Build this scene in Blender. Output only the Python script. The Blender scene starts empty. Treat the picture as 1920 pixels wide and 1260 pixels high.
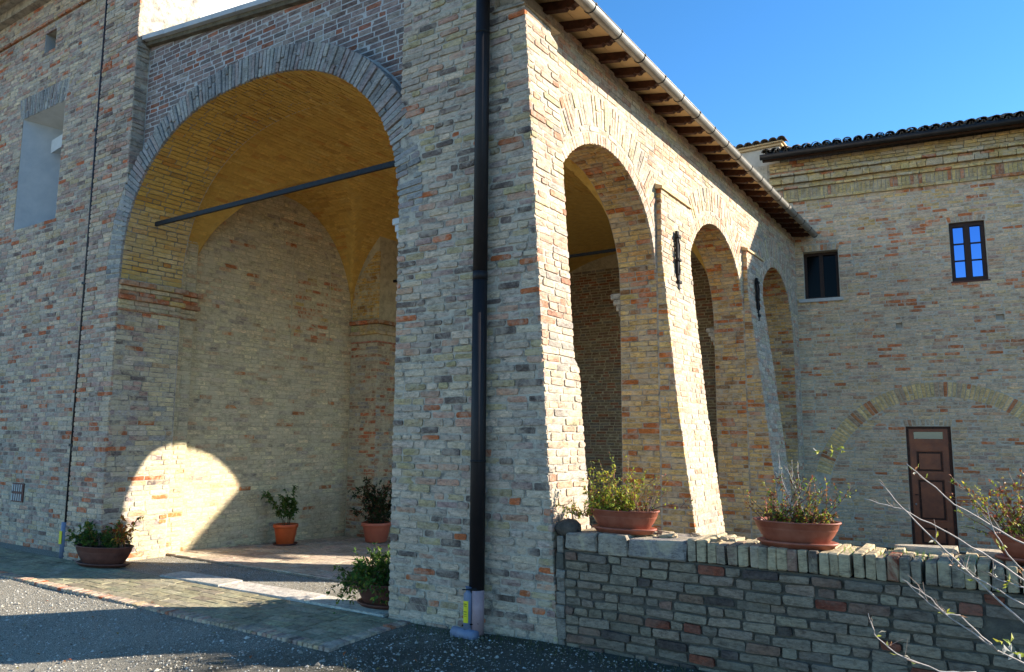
import bpy, math, random
import numpy as np
from mathutils import Vector, Matrix
from mathutils.geometry import tessellate_polygon
from mathutils.bvhtree import BVHTree

rnd = random.Random(7)
S = bpy.context.scene
COL = S.collection

# ------------------------------------------------------------------ camera, sky, sun, exposure
CX, CY, FPX = 960.0, 630.0, 1418.2524
R = np.array([[0.83577592, 0.06686207, 0.54498448],
              [0.54904706, -0.1109776, -0.82839079],
              [0.00509314, 0.9915712, -0.12946283]])
CAM = np.array([3.31716823, -5.75936906, 1.7])
cam_data = bpy.data.cameras.new("camera")
cam = bpy.data.objects.new("camera", cam_data)
COL.objects.link(cam)
cam_data.sensor_width = 36.0
cam_data.lens = FPX / 1920 * 36
cam_data.clip_start = 0.05
cam_data.clip_end = 3000
M4 = Matrix.Identity(4)
for i in range(3):
    for j in range(3):
        M4[i][j] = R[i, j]
    M4[i][3] = CAM[i]
cam.matrix_world = M4
S.camera = cam

SUN = np.array([1.0, 0.672, 0.512]); SUN /= np.linalg.norm(SUN)
world = bpy.data.worlds.new("World"); S.world = world
world.use_nodes = True
wn = world.node_tree
bg = wn.nodes['Background'] if 'Background' in wn.nodes else wn.nodes.new('ShaderNodeBackground')
sky = wn.nodes.new('ShaderNodeTexSky')
sky.sky_type = 'NISHITA'; sky.sun_disc = False
sky.sun_elevation = math.asin(SUN[2])
sky.sun_rotation = math.atan2(SUN[0], SUN[1])
sky.air_density = 0.85; sky.dust_density = 0.0; sky.ozone_density = 3.0; sky.altitude = 300
hs = wn.nodes.new('ShaderNodeHueSaturation'); hs.inputs['Saturation'].default_value = 1.22; hs.inputs['Hue'].default_value = 0.4985
wn.links.new(sky.outputs[0], hs.inputs['Color']); wn.links.new(hs.outputs[0], bg.inputs[0])
bg.inputs[1].default_value = 0.10
sl = bpy.data.lights.new("sun", 'SUN'); sl.energy = 4.3; sl.angle = math.radians(0.5); sl.color = (1.0, 0.93, 0.82)
so = bpy.data.objects.new("sun", sl); COL.objects.link(so)
so.rotation_euler = Vector(-SUN).to_track_quat('-Z', 'Y').to_euler()
so.location = (20, 14, 20)
S.view_settings.view_transform = 'Standard'
S.view_settings.look = 'None'
S.view_settings.exposure = 1.72
S.view_settings.gamma = 1.0
S.view_settings.use_curve_mapping = False

# ------------------------------------------------------------------ helpers
def tag(o, label=None, cat=None, group=None, kind=None):
    if label: o['label'] = label
    if cat: o['category'] = cat
    if group: o['group'] = group
    if kind: o['kind'] = kind
    return o

def link(name, me, parent=None, loc=None):
    o = bpy.data.objects.new(name, me); COL.objects.link(o)
    if loc is not None: o.location = loc
    if parent is not None:
        o.parent = parent
    return o

def thing(name, loc, label, cat, group=None):
    o = bpy.data.objects.new(name, None); COL.objects.link(o)
    o.location = loc; o.empty_display_size = 0.2
    return tag(o, label, cat, group)

def mesh(name, v, f, mat, parent=None, cols=None, smooth=False, kind=None, occ=False):
    """v in world coordinates; the object sits at its own centre, relative to its parent"""
    v = np.asarray(v, float)
    c = v.mean(0)
    if parent is not None:
        base = np.array(parent['_w']) if '_w' in parent else np.array(parent.location)
    else:
        base = np.zeros(3)
    me = bpy.data.meshes.new(name)
    me.from_pydata((v - c).tolist(), [], f)
    if cols is not None:
        a = me.color_attributes.new('col', 'FLOAT_COLOR', 'POINT')
        a.data.foreach_set('color', np.asarray(cols, np.float32).ravel())
    if mat is not None: me.materials.append(mat)
    if smooth: me.polygons.foreach_set('use_smooth', [True] * len(me.polygons))
    o = link(name, me, parent, c - base)
    o['_w'] = [float(x) for x in c]
    if kind: o['kind'] = kind
    if occ: occlude(v, f)
    return o

OCV, OCF = [], []
def occlude(v, f):
    b = len(OCV)
    OCV.extend([tuple(x) for x in v])
    OCF.extend([tuple(i + b for i in q) for q in f])

class G:
    """geometry collector in world coordinates"""
    def __init__(s): s.v, s.f, s.c, s.n = [], [], [], 0
    def add(s, v, f, col=None):
        v = np.asarray(v, float)
        s.v.append(v); s.f.extend([[i + s.n for i in q] for q in f]); s.n += len(v)
        if col is not None: s.c.append(np.tile(np.array([*col[:3], col[3] if len(col) > 3 else 1.0]), (len(v), 1)))
        return s
    def box(s, lo, hi, col=None, rot=None, piv=None, bev=0.0):
        lo = np.array(lo, float); hi = np.array(hi, float)
        if bev <= 0:
            v = np.array([[x, y, z] for x in (lo[0], hi[0]) for y in (lo[1], hi[1]) for z in (lo[2], hi[2])])
            f = [[0, 1, 3, 2], [4, 6, 7, 5], [0, 4, 5, 1], [2, 3, 7, 6], [0, 2, 6, 4], [1, 5, 7, 3]]
        else:
            v, f = bevbox(lo, hi, bev)
        if rot is not None:
            p = np.array(piv if piv is not None else (lo + hi) / 2)
            v = (v - p) @ np.array(rot).T + p
        return s.add(v, f, col)
    def tube(s, pts, r, n=8, col=None, cap=True):
        pts = [np.array(p, float) for p in pts]
        rs = r if hasattr(r, '__len__') else [r] * len(pts)
        V = []; F = []
        up = np.array([0, 0, 1.0])
        for i, p in enumerate(pts):
            d = pts[min(i + 1, len(pts) - 1)] - pts[max(i - 1, 0)]
            d /= (np.linalg.norm(d) + 1e-9)
            a = np.cross(d, up)
            if np.linalg.norm(a) < 0.05: a = np.cross(d, [1.0, 0, 0])
            a /= np.linalg.norm(a); b = np.cross(d, a)
            for k in range(n):
                t = 2 * math.pi * k / n
                V.append(p + rs[i] * (math.cos(t) * a + math.sin(t) * b))
        for i in range(len(pts) - 1):
            for k in range(n):
                F.append([i * n + k, i * n + (k + 1) % n, (i + 1) * n + (k + 1) % n, (i + 1) * n + k])
        if cap:
            F.append(list(range(n))[::-1]); F.append([(len(pts) - 1) * n + k for k in range(n)])
        return s.add(V, F, col)
    def build(s, name, mat, parent=None, smooth=False, kind=None, occ=False):
        v = np.concatenate(s.v)
        c = np.concatenate(s.c) if s.c and sum(len(x) for x in s.c) == len(v) else None
        return mesh(name, v, s.f, mat, parent, c, smooth, kind, occ)

def bevbox(lo, hi, b):
    V = []; F = []
    idx = {}
    def vid(p):
        p = tuple(round(x, 6) for x in p)
        if p not in idx: idx[p] = len(V); V.append(p)
        return idx[p]
    c = (lo + hi) / 2; h = (hi - lo) / 2
    b = min(b, h.min() * 0.9)
    def pt(s, ax):   # corner sign s, vertex belonging to face normal ax
        q = [c[i] + s[i] * (h[i] - (0 if i == ax else b)) for i in range(3)]
        return vid(q)
    for ax in range(3):
        for sg in (-1, 1):
            a1, a2 = (ax + 1) % 3, (ax + 2) % 3
            r = []
            for (p, q) in ((-1, -1), (1, -1), (1, 1), (-1, 1)):
                s_ = [0, 0, 0]; s_[ax] = sg; s_[a1] = p; s_[a2] = q
                r.append(pt(s_, ax))
            F.append(r if sg > 0 else r[::-1])
    for ax in range(3):
        a1, a2 = (ax + 1) % 3, (ax + 2) % 3
        for p in (-1, 1):
            for q in (-1, 1):
                s0 = [0, 0, 0]; s1 = [0, 0, 0]
                s0[ax] = -1; s1[ax] = 1
                for s_ in (s0, s1): s_[a1] = p; s_[a2] = q
                r = [pt(s0, a1), pt(s1, a1), pt(s1, a2), pt(s0, a2)]
                F.append(r if p * q < 0 else r[::-1])
    for x in (-1, 1):
        for y in (-1, 1):
            for z in (-1, 1):
                s_ = [x, y, z]
                r = [pt(s_, 0), pt(s_, 1), pt(s_, 2)]
                F.append(r if x * y * z > 0 else r[::-1])
    return np.array(V), F

# ------------------------------------------------------------------ materials
def new_mat(name):
    m = bpy.data.materials.new(name); m.use_nodes = True
    nt = m.node_tree; nt.nodes.clear()
    out = nt.nodes.new('ShaderNodeOutputMaterial')
    p = nt.nodes.new('ShaderNodeBsdfPrincipled')
    nt.links.new(p.outputs[0], out.inputs[0])
    p.inputs['Roughness'].default_value = 0.9
    if 'Specular IOR Level' in p.inputs: p.inputs['Specular IOR Level'].default_value = 0.25
    return m, nt, p

def noise(nt, scale, detail=4, rough=0.55, dist=0.0, vec=None):
    n = nt.nodes.new('ShaderNodeTexNoise')
    n.inputs['Scale'].default_value = scale; n.inputs['Detail'].default_value = detail
    n.inputs['Roughness'].default_value = rough; n.inputs['Distortion'].default_value = dist
    if vec is None:
        g = nt.nodes.new('ShaderNodeNewGeometry'); vec = g.outputs['Position']
    nt.links.new(vec, n.inputs['Vector'])
    return n.outputs['Fac']

def ramp(nt, fac, pts):
    r = nt.nodes.new('ShaderNodeValToRGB')
    e = r.color_ramp.elements
    while len(e) < len(pts): e.new(0.5)
    for el, (p, c) in zip(e, pts):
        el.position = p
        el.color = (c, c, c, 1) if not hasattr(c, '__len__') else (*c, 1)
    nt.links.new(fac, r.inputs[0])
    return r.outputs[0]

def mix(nt, fac, a, b, mode='MIX'):
    m = nt.nodes.new('ShaderNodeMix'); m.data_type = 'RGBA'; m.blend_type = mode
    def put(sock, x):
        if hasattr(x, 'links') or hasattr(x, 'is_linked'): nt.links.new(x, sock)
        elif hasattr(x, '__len__'): sock.default_value = (*x, 1)
        else: sock.default_value = x
    put(m.inputs[0], fac); put(m.inputs[6], a); put(m.inputs[7], b)
    return m.outputs[2]

def bump(nt, p, h, strength=0.5, dist=0.01):
    b = nt.nodes.new('ShaderNodeBump'); b.inputs['Strength'].default_value = strength
    b.inputs['Distance'].default_value = dist
    nt.links.new(h, b.inputs['Height']); nt.links.new(b.outputs[0], p.inputs['Normal'])

def brick_material(name, smear=0.45, smearcol=(.46, .42, .35), dirt_shade=0.5, bounce=None, broad=1.0):
    m, nt, p = new_mat(name)
    at = nt.nodes.new('ShaderNodeAttribute'); at.attribute_name = 'col'
    c = at.outputs['Color']
    # broad weathering: whole areas cleaner, sootier or damper
    c = mix(nt, 1.0, c, ramp(nt, noise(nt, 0.9, 6, 0.7, 0.4), [(0.30, tuple(1 + (q - 1) * broad for q in (.70, .68, .66))), (0.5, (1.0, .99, .97)), (0.72, tuple(1 + (q - 1) * broad for q in (1.18, 1.12, 1.02)))]), 'MULTIPLY')
    # mottling inside one brick
    g_ = nt.nodes.new('ShaderNodeNewGeometry'); mp = nt.nodes.new('ShaderNodeMapping'); mp.inputs['Scale'].default_value = (1, 1, 2.6)
    nt.links.new(g_.outputs['Position'], mp.inputs[0])
    c = mix(nt, 1.0, c, ramp(nt, noise(nt, 13, 6, 0.78, 0.5, mp.outputs[0]), [(0.34, (.50, .47, .45)), (0.50, (1.0, .99, .97)), (0.66, (1.42, 1.38, 1.30))]), 'MULTIPLY')
    c = mix(nt, ramp(nt, noise(nt, 31, 4, 0.8, 0.2, mp.outputs[0]), [(0.50, 0.0), (0.64, 0.55)]), c, mix(nt, 1.0, c, (.45, .40, .36), 'MULTIPLY'))
    # lime smears over the faces
    sm = ramp(nt, noise(nt, 5.5, 7, 0.72, 0.6), [(0.46, 0.0), (0.60, 1.0)])
    s2 = nt.nodes.new('ShaderNodeMath'); s2.operation = 'MULTIPLY'; s2.inputs[1].default_value = smear
    nt.links.new(sm, s2.inputs[0])
    c = mix(nt, s2.outputs[0], c, smearcol)
    # dark weathering specks
    dk = ramp(nt, noise(nt, 9, 8, 0.75, 0.3), [(0.60, 0.0), (0.74, dirt_shade)])
    c = mix(nt, dk, c, (.07, .065, .06))
    if bounce:
        wf = ramp(nt, noise(nt, 2.2, 6, 0.65), [(0.3, bounce[0]), (0.7, bounce[1])])
        c = mix(nt, wf, c, bounce[2])  # mixes in a tint that stands for bounced light
    warm = (1.10, .965, .87) if any(k in name for k in ('pale', 'rear', 'dark_worn', 'arch_', 'lichen_coping')) and 'warm' not in name else (1.0, 1.0, 1.0)
    c = mix(nt, 1.0, c, warm, 'MULTIPLY')
    nt.links.new(c, p.inputs['Base Color'])
    p.inputs['Roughness'].default_value = 0.93
    bump(nt, p, noise(nt, 48, 7, 0.8), 0.95, 0.016)
    return m

def mortar_material(name, a=(.46, .42, .35), b=(.34, .31, .27), dirt_shade=0.4):
    m, nt, p = new_mat(name)
    c = ramp(nt, noise(nt, 7, 6, 0.7), [(0.3, b), (0.65, a)])
    dk = ramp(nt, noise(nt, 8.0, 8, 0.8), [(0.47, 0.0), (0.62, min(1.0, dirt_shade * 1.9))])  # dirt, plus crevice shade painted as black blotches in the joints
    c = mix(nt, dk, c, (.075, .065, .055))
    nt.links.new(c, p.inputs['Base Color'])
    bump(nt, p, noise(nt, 90, 5, 0.7), 0.7, 0.008)
    return m

def plain(name, a, b, scale=12, rough=0.8, bs=0.3, bd=0.005, metal=0.0, spec=0.25, bscale=60):
    m, nt, p = new_mat(name)
    c = ramp(nt, noise(nt, scale, 6, 0.65), [(0.3, a), (0.7, b)])
    nt.links.new(c, p.inputs['Base Color'])
    p.inputs['Roughness'].default_value = rough; p.inputs['Metallic'].default_value = metal
    if 'Specular IOR Level' in p.inputs: p.inputs['Specular IOR Level'].default_value = spec
    if bs: bump(nt, p, noise(nt, bscale, 5, 0.7), bs, bd)
    return m

def attr_mat(name, rough=0.7, trans=0.0, bs=0.2, scale=40):
    m, nt, p = new_mat(name)
    at = nt.nodes.new('ShaderNodeAttribute'); at.attribute_name = 'col'
    c = mix(nt, 1.0, at.outputs['Color'], ramp(nt, noise(nt, scale, 4), [(0.3, 0.75), (0.7, 1.2)]), 'MULTIPLY')
    nt.links.new(c, p.inputs['Base Color']); p.inputs['Roughness'].default_value = rough
    if trans:
        t = nt.nodes.new('ShaderNodeBsdfTranslucent'); nt.links.new(c, t.inputs[0])
        ms = nt.nodes.new('ShaderNodeMixShader'); ms.inputs[0].default_value = trans
        nt.links.new(p.outputs[0], ms.inputs[1]); nt.links.new(t.outputs[0], ms.inputs[2])
        out = [n for n in nt.nodes if n.type == 'OUTPUT_MATERIAL'][0]
        nt.links.new(ms.outputs[0], out.inputs[0])
    elif bs: bump(nt, p, noise(nt, 70, 5), bs, 0.004)
    return m

B_PALE = brick_material('weathered_pale_brick', 0.55, (.52, .47, .38), 0.8)
B_CLEAN = brick_material('warm_pale_brick', 0.5, (.53, .44, .33), 0.35)
B_REAR = brick_material('rear_wall_brick', 0.6, (.62, .53, .38), 0.3, broad=.5)
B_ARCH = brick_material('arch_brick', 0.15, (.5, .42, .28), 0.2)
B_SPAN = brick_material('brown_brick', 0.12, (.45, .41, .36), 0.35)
B_RING = brick_material('grey_lichen_brick', 0.55, (.34, .33, .31), 0.8)
B_VAULT = brick_material('bounce_ochre_brick', 0.35, (.58, .38, .10), 0.45, bounce=(0.25, 0.8, (.62, .37, .08)))  # ochre of bounced sunlight mixed into the vault brick colour
B_INNER = brick_material('bounce_yellow_brick', 0.8, (.58, .48, .30), 0.25, broad=.35)  # yellow of bounced light put into the inner wall colour
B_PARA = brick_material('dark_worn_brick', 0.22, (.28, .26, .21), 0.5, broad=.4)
B_PAVE = brick_material('paving_brick', 0.35, (.42, .36, .25), 0.4)
M_PALE = mortar_material('lime_mortar', (.52, .45, .34), (.36, .31, .24))
M_CLEAN = mortar_material('warm_mortar', (.50, .42, .31), (.34, .28, .20), 0.35)
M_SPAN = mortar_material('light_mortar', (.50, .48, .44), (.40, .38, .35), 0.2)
M_VAULT = mortar_material('bounce_ochre_plaster', (.60, .37, .09), (.50, .29, .06), 0.12)  # joints carry the same bounced-light ochre as the vault bricks
M_INNER = mortar_material('bounce_yellow_mortar', (.56, .46, .28), (.42, .34, .2), 0.2)  # yellow of bounced light in the inner joints too
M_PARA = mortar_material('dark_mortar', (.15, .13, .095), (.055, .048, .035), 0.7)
PLASTER = plain('pale_plaster', (.50, .48, .43), (.62, .60, .55), 5, 0.9, 0.2)
PLASTER_W = plain('white_plaster', (.78, .75, .68), (.85, .83, .78), 5, 0.9, 0.1)
PLASTER_B = plain('grey_plaster', (.36, .37, .37), (.46, .46, .44), 4, 0.9, 0.25)
STONE = plain('pale_stone', (.40, .38, .34), (.56, .54, .49), 14, 0.85, 0.5, 0.01)
TERRA = plain('terracotta', (.20, .040, .016), (.34, .11, .06), 6, 0.55, 0.15, 0.003, spec=0.4)
TERRA_O = plain('orange_terracotta', (.50, .085, .02), (.58, .11, .028), 9, 0.5, 0.1, 0.002, spec=0.4)
TERRA_D = plain('dark_terracotta', (.07, .025, .017), (.16, .06, .04), 6, 0.6, 0.2, 0.003)
SOIL = plain('potting_soil', (.04, .028, .018), (.09, .06, .04), 40, 0.95, 0.8, 0.02)
WOOD_D = plain('dark_stained_wood', (.028, .011, .006), (.085, .032, .016), 16, 0.6, 0.5, 0.006)
WOOD_DOOR = plain('brown_door_wood', (.15, .034, .008), (.30, .075, .016), 5, 0.45, 0.2, 0.003, spec=0.5)
WOOD_FR = plain('dark_frame_wood', (.03, .013, .008), (.05, .022, .012), 12, 0.5, 0.2, 0.003)
IRON = plain('black_iron', (.012, .012, .013), (.03, .028, .027), 30, 0.6, 0.4, 0.003, 0.5)
ZINC = plain('weathered_zinc', (.20, .18, .15), (.32, .30, .26), 4, 0.5, 0.12, 0.003, 0.5, 0.4)
PIPE_D = plain('dark_brown_pipe', (.008, .006, .006), (.016, .011, .010), 6, 0.6, 0.1, 0.002, 0.0, 0.3)
GUT_D = plain('black_gutter_metal', (.014, .012, .011), (.03, .026, .023), 6, 0.5, 0.1, 0.002, 0.3)
PVC_B = plain('grey_blue_plastic', (.14, .17, .24), (.19, .22, .29), 20, 0.45, 0.05, 0.001)
PVC_P = plain('faded_pink_plastic', (.30, .20, .20), (.38, .26, .25), 14, 0.55, 0.1, 0.002)
YELLOW = plain('yellow_sticker', (.65, .55, .02), (.72, .62, .03), 20, 0.5, 0)
TILE_R = plain('old_roof_tile', (.055, .045, .038), (.24, .18, .13), 22, 0.9, 0.6, 0.01)
PIAN = plain('flat_clay_tile', (.52, .36, .18), (.60, .42, .22), 8, 0.9, 0.2, 0.004)
LEAFM = attr_mat('leaf', 0.5, 0.35)
STEMM = attr_mat('stem', 0.8)
PEBM = attr_mat('pebble', 0.85, 0, 0.1)

def glass_mat(name, base, metal, rough=0.04):
    m, nt, p = new_mat(name)
    p.inputs['Base Color'].default_value = (*base, 1); p.inputs['Metallic'].default_value = metal
    p.inputs['Roughness'].default_value = rough
    if 'Specular IOR Level' in p.inputs: p.inputs['Specular IOR Level'].default_value = 0.5
    return m
GLASS_SKY = glass_mat('sky_tinted_glass', (.16, .30, .62), 1.0, 0.03)  # blue metallic base puts the reflected sky into the pane colour
GLASS_DK = glass_mat('dark_window_glass', (.003, .003, .003), 0.0, 0.12)
GLASS_DK.node_tree.nodes['Principled BSDF'].inputs['Specular IOR Level'].default_value = 0.08
GLASS_GR = glass_mat('grey_fanlight_glass', (.13, .15, .15), 0.4, 0.12)
HOLE = plain('dark_recess', (.02, .018, .015), (.04, .035, .03), 8, 0.95, 0)

# ------------------------------------------------------------------ palettes (linear base colours)
def mk(*w):
    tot = sum(x[0] for x in w)
    def f():
        r = rnd.random() * tot
        for k, c in w:
            r -= k
            if r <= 0: break
        j = rnd.uniform(0.84, 1.16)
        return tuple(min(0.8, x * j * rnd.uniform(0.97, 1.03)) for x in c)
    return f
P_PALE = mk((34, (.54, .47, .36)), (16, (.37, .34, .31)), (16, (.34, .26, .24)), (16, (.44, .29, .23)), (9, (.46, .38, .24)), (8, (.44, .14, .06)), (8, (.19, .15, .135)))
P_PIER = mk((30, (.52, .47, .38)), (26, (.42, .39, .345)), (10, (.33, .26, .24)), (14, (.40, .36, .22)), (8, (.44, .29, .22)), (5, (.46, .15, .06)), (12, (.15, .13, .12)))
P_SUN = mk((34, (.52, .42, .31)), (24, (.50, .34, .24)), (14, (.50, .41, .25)), (8, (.46, .24, .15)), (8, (.36, .31, .26)))
P_JAMB = mk((40, (.60, .40, .16)), (14, (.54, .32, .12)), (12, (.48, .34, .18)), (18, (.48, .15, .04)), (5, (.30, .16, .07)))  # orange of light reflected onto the jambs is put into these colours
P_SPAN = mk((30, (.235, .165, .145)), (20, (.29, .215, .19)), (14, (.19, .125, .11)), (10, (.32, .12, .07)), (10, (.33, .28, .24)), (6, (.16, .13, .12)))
P_RING = mk((30, (.30, .29, .27)), (20, (.24, .23, .22)), (12, (.30, .24, .22)), (10, (.38, .36, .32)))
P_INNER = mk((44, (.60, .49, .30)), (20, (.52, .43, .28)), (10, (.42, .34, .25)), (7, (.50, .33, .19)), (3, (.46, .17, .06)), (14, (.64, .53, .31)))  # yellowed to stand for light bounced inside the portico
P_VAULT = mk((40, (.58, .35, .09)), (20, (.50, .29, .07)), (12, (.62, .42, .14)), (9, (.34, .17, .05)), (4, (.40, .12, .03)))  # ochre stands for light bounced up into the vault
P_C = mk((42, (.60, .50, .35)), (22, (.50, .43, .33)), (10, (.44, .34, .27)), (11, (.52, .33, .21)), (11, (.52, .19, .08)), (14, (.58, .47, .28)))
P_CTOP = mk((34, (.60, .44, .19)), (22, (.54, .38, .16)), (14, (.52, .42, .26)), (5, (.48, .18, .07)))
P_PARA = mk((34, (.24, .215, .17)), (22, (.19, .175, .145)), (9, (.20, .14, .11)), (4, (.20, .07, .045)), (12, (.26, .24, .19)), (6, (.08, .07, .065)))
P_RED = mk((30, (.45, .15, .06)), (20, (.40, .20, .10)), (8, (.50, .34, .12)))
P_PAVE = mk((30, (.36, .32, .20)), (20, (.31, .28, .18)), (10, (.40, .35, .24)), (10, (.28, .24, .16)))
P_TILE = mk((30, (.58, .47, .36)), (20, (.54, .42, .32)), (14, (.62, .52, .41)))

# ------------------------------------------------------------------ bricks
class Rec:
    __slots__ = ('v', 'f', 'c', 'w')
def brick_rec(q, P, col, depth=0.035, rnd_=0.007, jit=0.004, proud=0.004, ctr=0.0015):
    """one worn brick from a quad (4 (u,v), ccw) in the frame P(u,v,w)"""
    q = [np.array(x, float) for x in q]
    q = [x + np.array([rnd.uniform(-jit, jit), rnd.uniform(-jit, jit)]) for x in q]
    cen = sum(q) / 4
    pts = []
    for i in range(4):
        a, b, c = q[i - 1], q[i], q[(i + 1) % 4]
        for o in (a, c):
            d = o - b; L = np.linalg.norm(d) + 1e-9
            pts.append(b + d / L * min(rnd_ * rnd.uniform(0.5, 1.6), L * 0.3))
    w0 = rnd.uniform(-proud, proud)
    tx, ty = rnd.uniform(-.012, .012), rnd.uniform(-.03, .03)
    V = []
    for p_ in pts: V.append(P(p_[0], p_[1], -depth))
    for p_ in pts:
        d = p_ - cen; L = np.linalg.norm(d)
        p2 = p_ - d / L * 0.0035
        V.append(P(p2[0], p2[1], w0 - 0.002 + tx * d[0] + ty * d[1] + rnd.uniform(-.0012, .0012)))
    V.append(P(cen[0], cen[1], w0 + ctr))
    F = [[i, (i + 1) % 8, 8 + (i + 1) % 8, 8 + i] for i in range(8)] + [[8 + i, 8 + (i + 1) % 8, 16] for i in range(8)]
    r = Rec(); r.v = np.array(V); r.f = F; r.c = col; r.w = 0
    return r

def intervals(polys, v):
    xs = []
    for poly in polys:
        n = len(poly)
        for i in range(n):
            (x0, y0), (x1, y1) = poly[i], poly[(i + 1) % n]
            if (y0 <= v < y1) or (y1 <= v < y0):
                xs.append(x0 + (v - y0) / (y1 - y0) * (x1 - x0))
    xs.sort()
    return [(xs[i], xs[i + 1]) for i in range(0, len(xs) - 1, 2)]

def lay(polys, P, pal, ch=0.07, bl=0.27, mo=0.013, v0=None, v1=None, u0=None, u1=None, headers=0.28, jit=0.004,
        rnd_=0.007, proud=0.005, depth=0.035, wob=0.003, skip=None, palf=None):
    """courses of bricks inside polygons (even-odd) of the frame P"""
    out = []
    allv = [p[1] for p in polys[0]]
    a = v0 if v0 is not None else min(allv); b = v1 if v1 is not None else max(allv)
    n = int(round((b - a) / ch)); n = max(n, 1); h = (b - a) / n
    for k in range(n):
        y0 = a + k * h + mo / 2; y1 = a + (k + 1) * h - mo / 2
        y0 += rnd.uniform(-wob, wob); y1 += rnd.uniform(-wob, wob)
        A = intervals(polys, y0 + 1e-4); B = intervals(polys, y1 - 1e-4)
        if len(A) != len(B):
            m = intervals(polys, (y0 + y1) / 2); A = B = m
        for (l0, r0), (l1, r1) in zip(A, B):
            if min(r0, r1) - max(l0, l1) < 0.02: continue
            L, Rr = max(l0, l1), min(r0, r1)
            if u0 is not None: L = max(L, u0)
            if u1 is not None: Rr = min(Rr, u1)
            if Rr - L < 0.02: continue
            x = L; cuts = [L]
            first = True
            while x < Rr - 0.05:
                ln = bl * rnd.uniform(0.82, 1.12) if rnd.random() > headers else bl * 0.5 * rnd.uniform(0.85, 1.2)
                if first: ln *= 0.5 if k % 2 else 1.0; first = False
                x += ln
                if Rr - x < 0.07: x = Rr
                cuts.append(min(x, Rr))
            if len(cuts) < 2: cuts.append(Rr)
            cuts[-1] = Rr
            for i in range(len(cuts) - 1):
                a0 = cuts[i] + mo / 2; a1 = cuts[i + 1] - mo / 2
                qa0 = qa1 = a0; qb0 = qb1 = a1
                if i == 0 and (u0 is None or L > u0): qa0, qa1 = l0 + mo * .2, l1 + mo * .2
                if i == len(cuts) - 2 and (u1 is None or Rr < u1): qb0, qb1 = r0 - mo * .2, r1 - mo * .2
                if qb0 - qa0 < 0.015 or qb1 - qa1 < 0.015: continue
                cu, cv = (a0 + a1) / 2, (y0 + y1) / 2
                if skip and skip(cu, cv): continue
                pl = palf(cu, cv) if palf else pal
                out.append(brick_rec([(qa0, y0), (qb0, y0), (qb1, y1), (qa1, y1)], P, pl(), depth, rnd_, jit, proud))
    return out

def ring(curve_in, curve_out, P, pal, bw=0.07, mo=0.014, split=0.0, **kw):
    """voussoirs between two parallel polylines"""
    out = []
    ci = np.array(curve_in); co = np.array(curve_out)
    s = np.concatenate([[0], np.cumsum(np.linalg.norm(np.diff(ci, axis=0), axis=1))])
    n = max(1, int(round(s[-1] / bw)))
    t = np.linspace(0, s[-1], n + 1)
    pi = np.stack([np.interp(t, s, ci[:, k]) for k in (0, 1)], 1)
    po = np.stack([np.interp(t, s, co[:, k]) for k in (0, 1)], 1)
    for i in range(n):
        e = mo / 2 / bw
        a = pi[i] * (1 - e) + pi[i + 1] * e; b = pi[i] * e + pi[i + 1] * (1 - e)
        eo = mo / 2 / max(1e-3, np.linalg.norm(po[i + 1] - po[i]))
        d = po[i] * (1 - eo) + po[i + 1] * eo; c = po[i] * eo + po[i + 1] * (1 - eo)
        if split and rnd.random() < split:
            k = rnd.choice((0.35, 0.5, 0.65))
            m0, m1 = a + (d - a) * (k - .02), b + (c - b) * (k - .02)
            n0, n1 = a + (d - a) * (k + .02), b + (c - b) * (k + .02)
            out.append(brick_rec([a, b, m1, m0], P, pal(), **kw)); out.append(brick_rec([n0, n1, c, d], P, pal(), **kw))
        else:
            out.append(brick_rec([a, b, c, d], P, pal(), **kw))
    return out

QUEUE = []       # (thing, part name, material, records)
def queue(th, name, mat, recs): QUEUE.append((th, name, mat, recs))

def extrude(name, polys, P, w0, w1, mat, parent=None, kind=None, occ=True):
    """solid from a polygon with holes, between two depths of frame P"""
    V = []; F = []
    flat = [p for poly in polys for p in poly]
    n = len(flat)
    tris = tessellate_polygon([[Vector((p[0], p[1], 0)) for p in poly] for poly in polys])
    for w in (w1, w0):
        for p in flat: V.append(P(p[0], p[1], w))
    for t in tris:
        F.append(list(t)); F.append([i + n for i in t][::-1])
    b = 0
    for poly in polys:
        m = len(poly)
        for i in range(m):
            j = (i + 1) % m
            F.append([b + i, b + j, n + b + j, n + b + i])
        b += m
    o = mesh(name, V, F, mat, parent, None, False, kind, occ)
    import bmesh
    bm = bmesh.new(); bm.from_mesh(o.data); bmesh.ops.recalc_face_normals(bm, faces=bm.faces); bm.to_mesh(o.data); bm.free()
    return o

def sell(c, a, z0, b, n, N=48, off=0.0, t0=0.0, t1=math.pi):
    """superellipse arch, from right springing to left; off grows it outward"""
    pts = []
    for k in range(N + 1):
        t = t0 + (t1 - t0) * k / N
        ct, st = math.cos(t), math.sin(t)
        x = a * math.copysign(abs(ct) ** (2 / n), ct); z = b * abs(st) ** (2 / n)
        pts.append(np.array([c + x, z0 + z]))
    if off:
        q = []
        for i, p in enumerate(pts):
            d = pts[min(i + 1, N)] - pts[max(i - 1, 0)]
            if i == 0: nn = np.array([1.0, 0])
            elif i == N: nn = np.array([-1.0, 0])
            else: nn = np.array([d[1], -d[0]]) / np.linalg.norm(d)
            q.append(p + nn * off)
        pts = q
    return [tuple(p) for p in pts]

def gz(x, y):
    return -0.08 - 0.04 * min(max(y - 1.0, 0.0), 11.0) - 0.095 * min(max(-1.15 - y, 0.0), 3.0)

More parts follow.
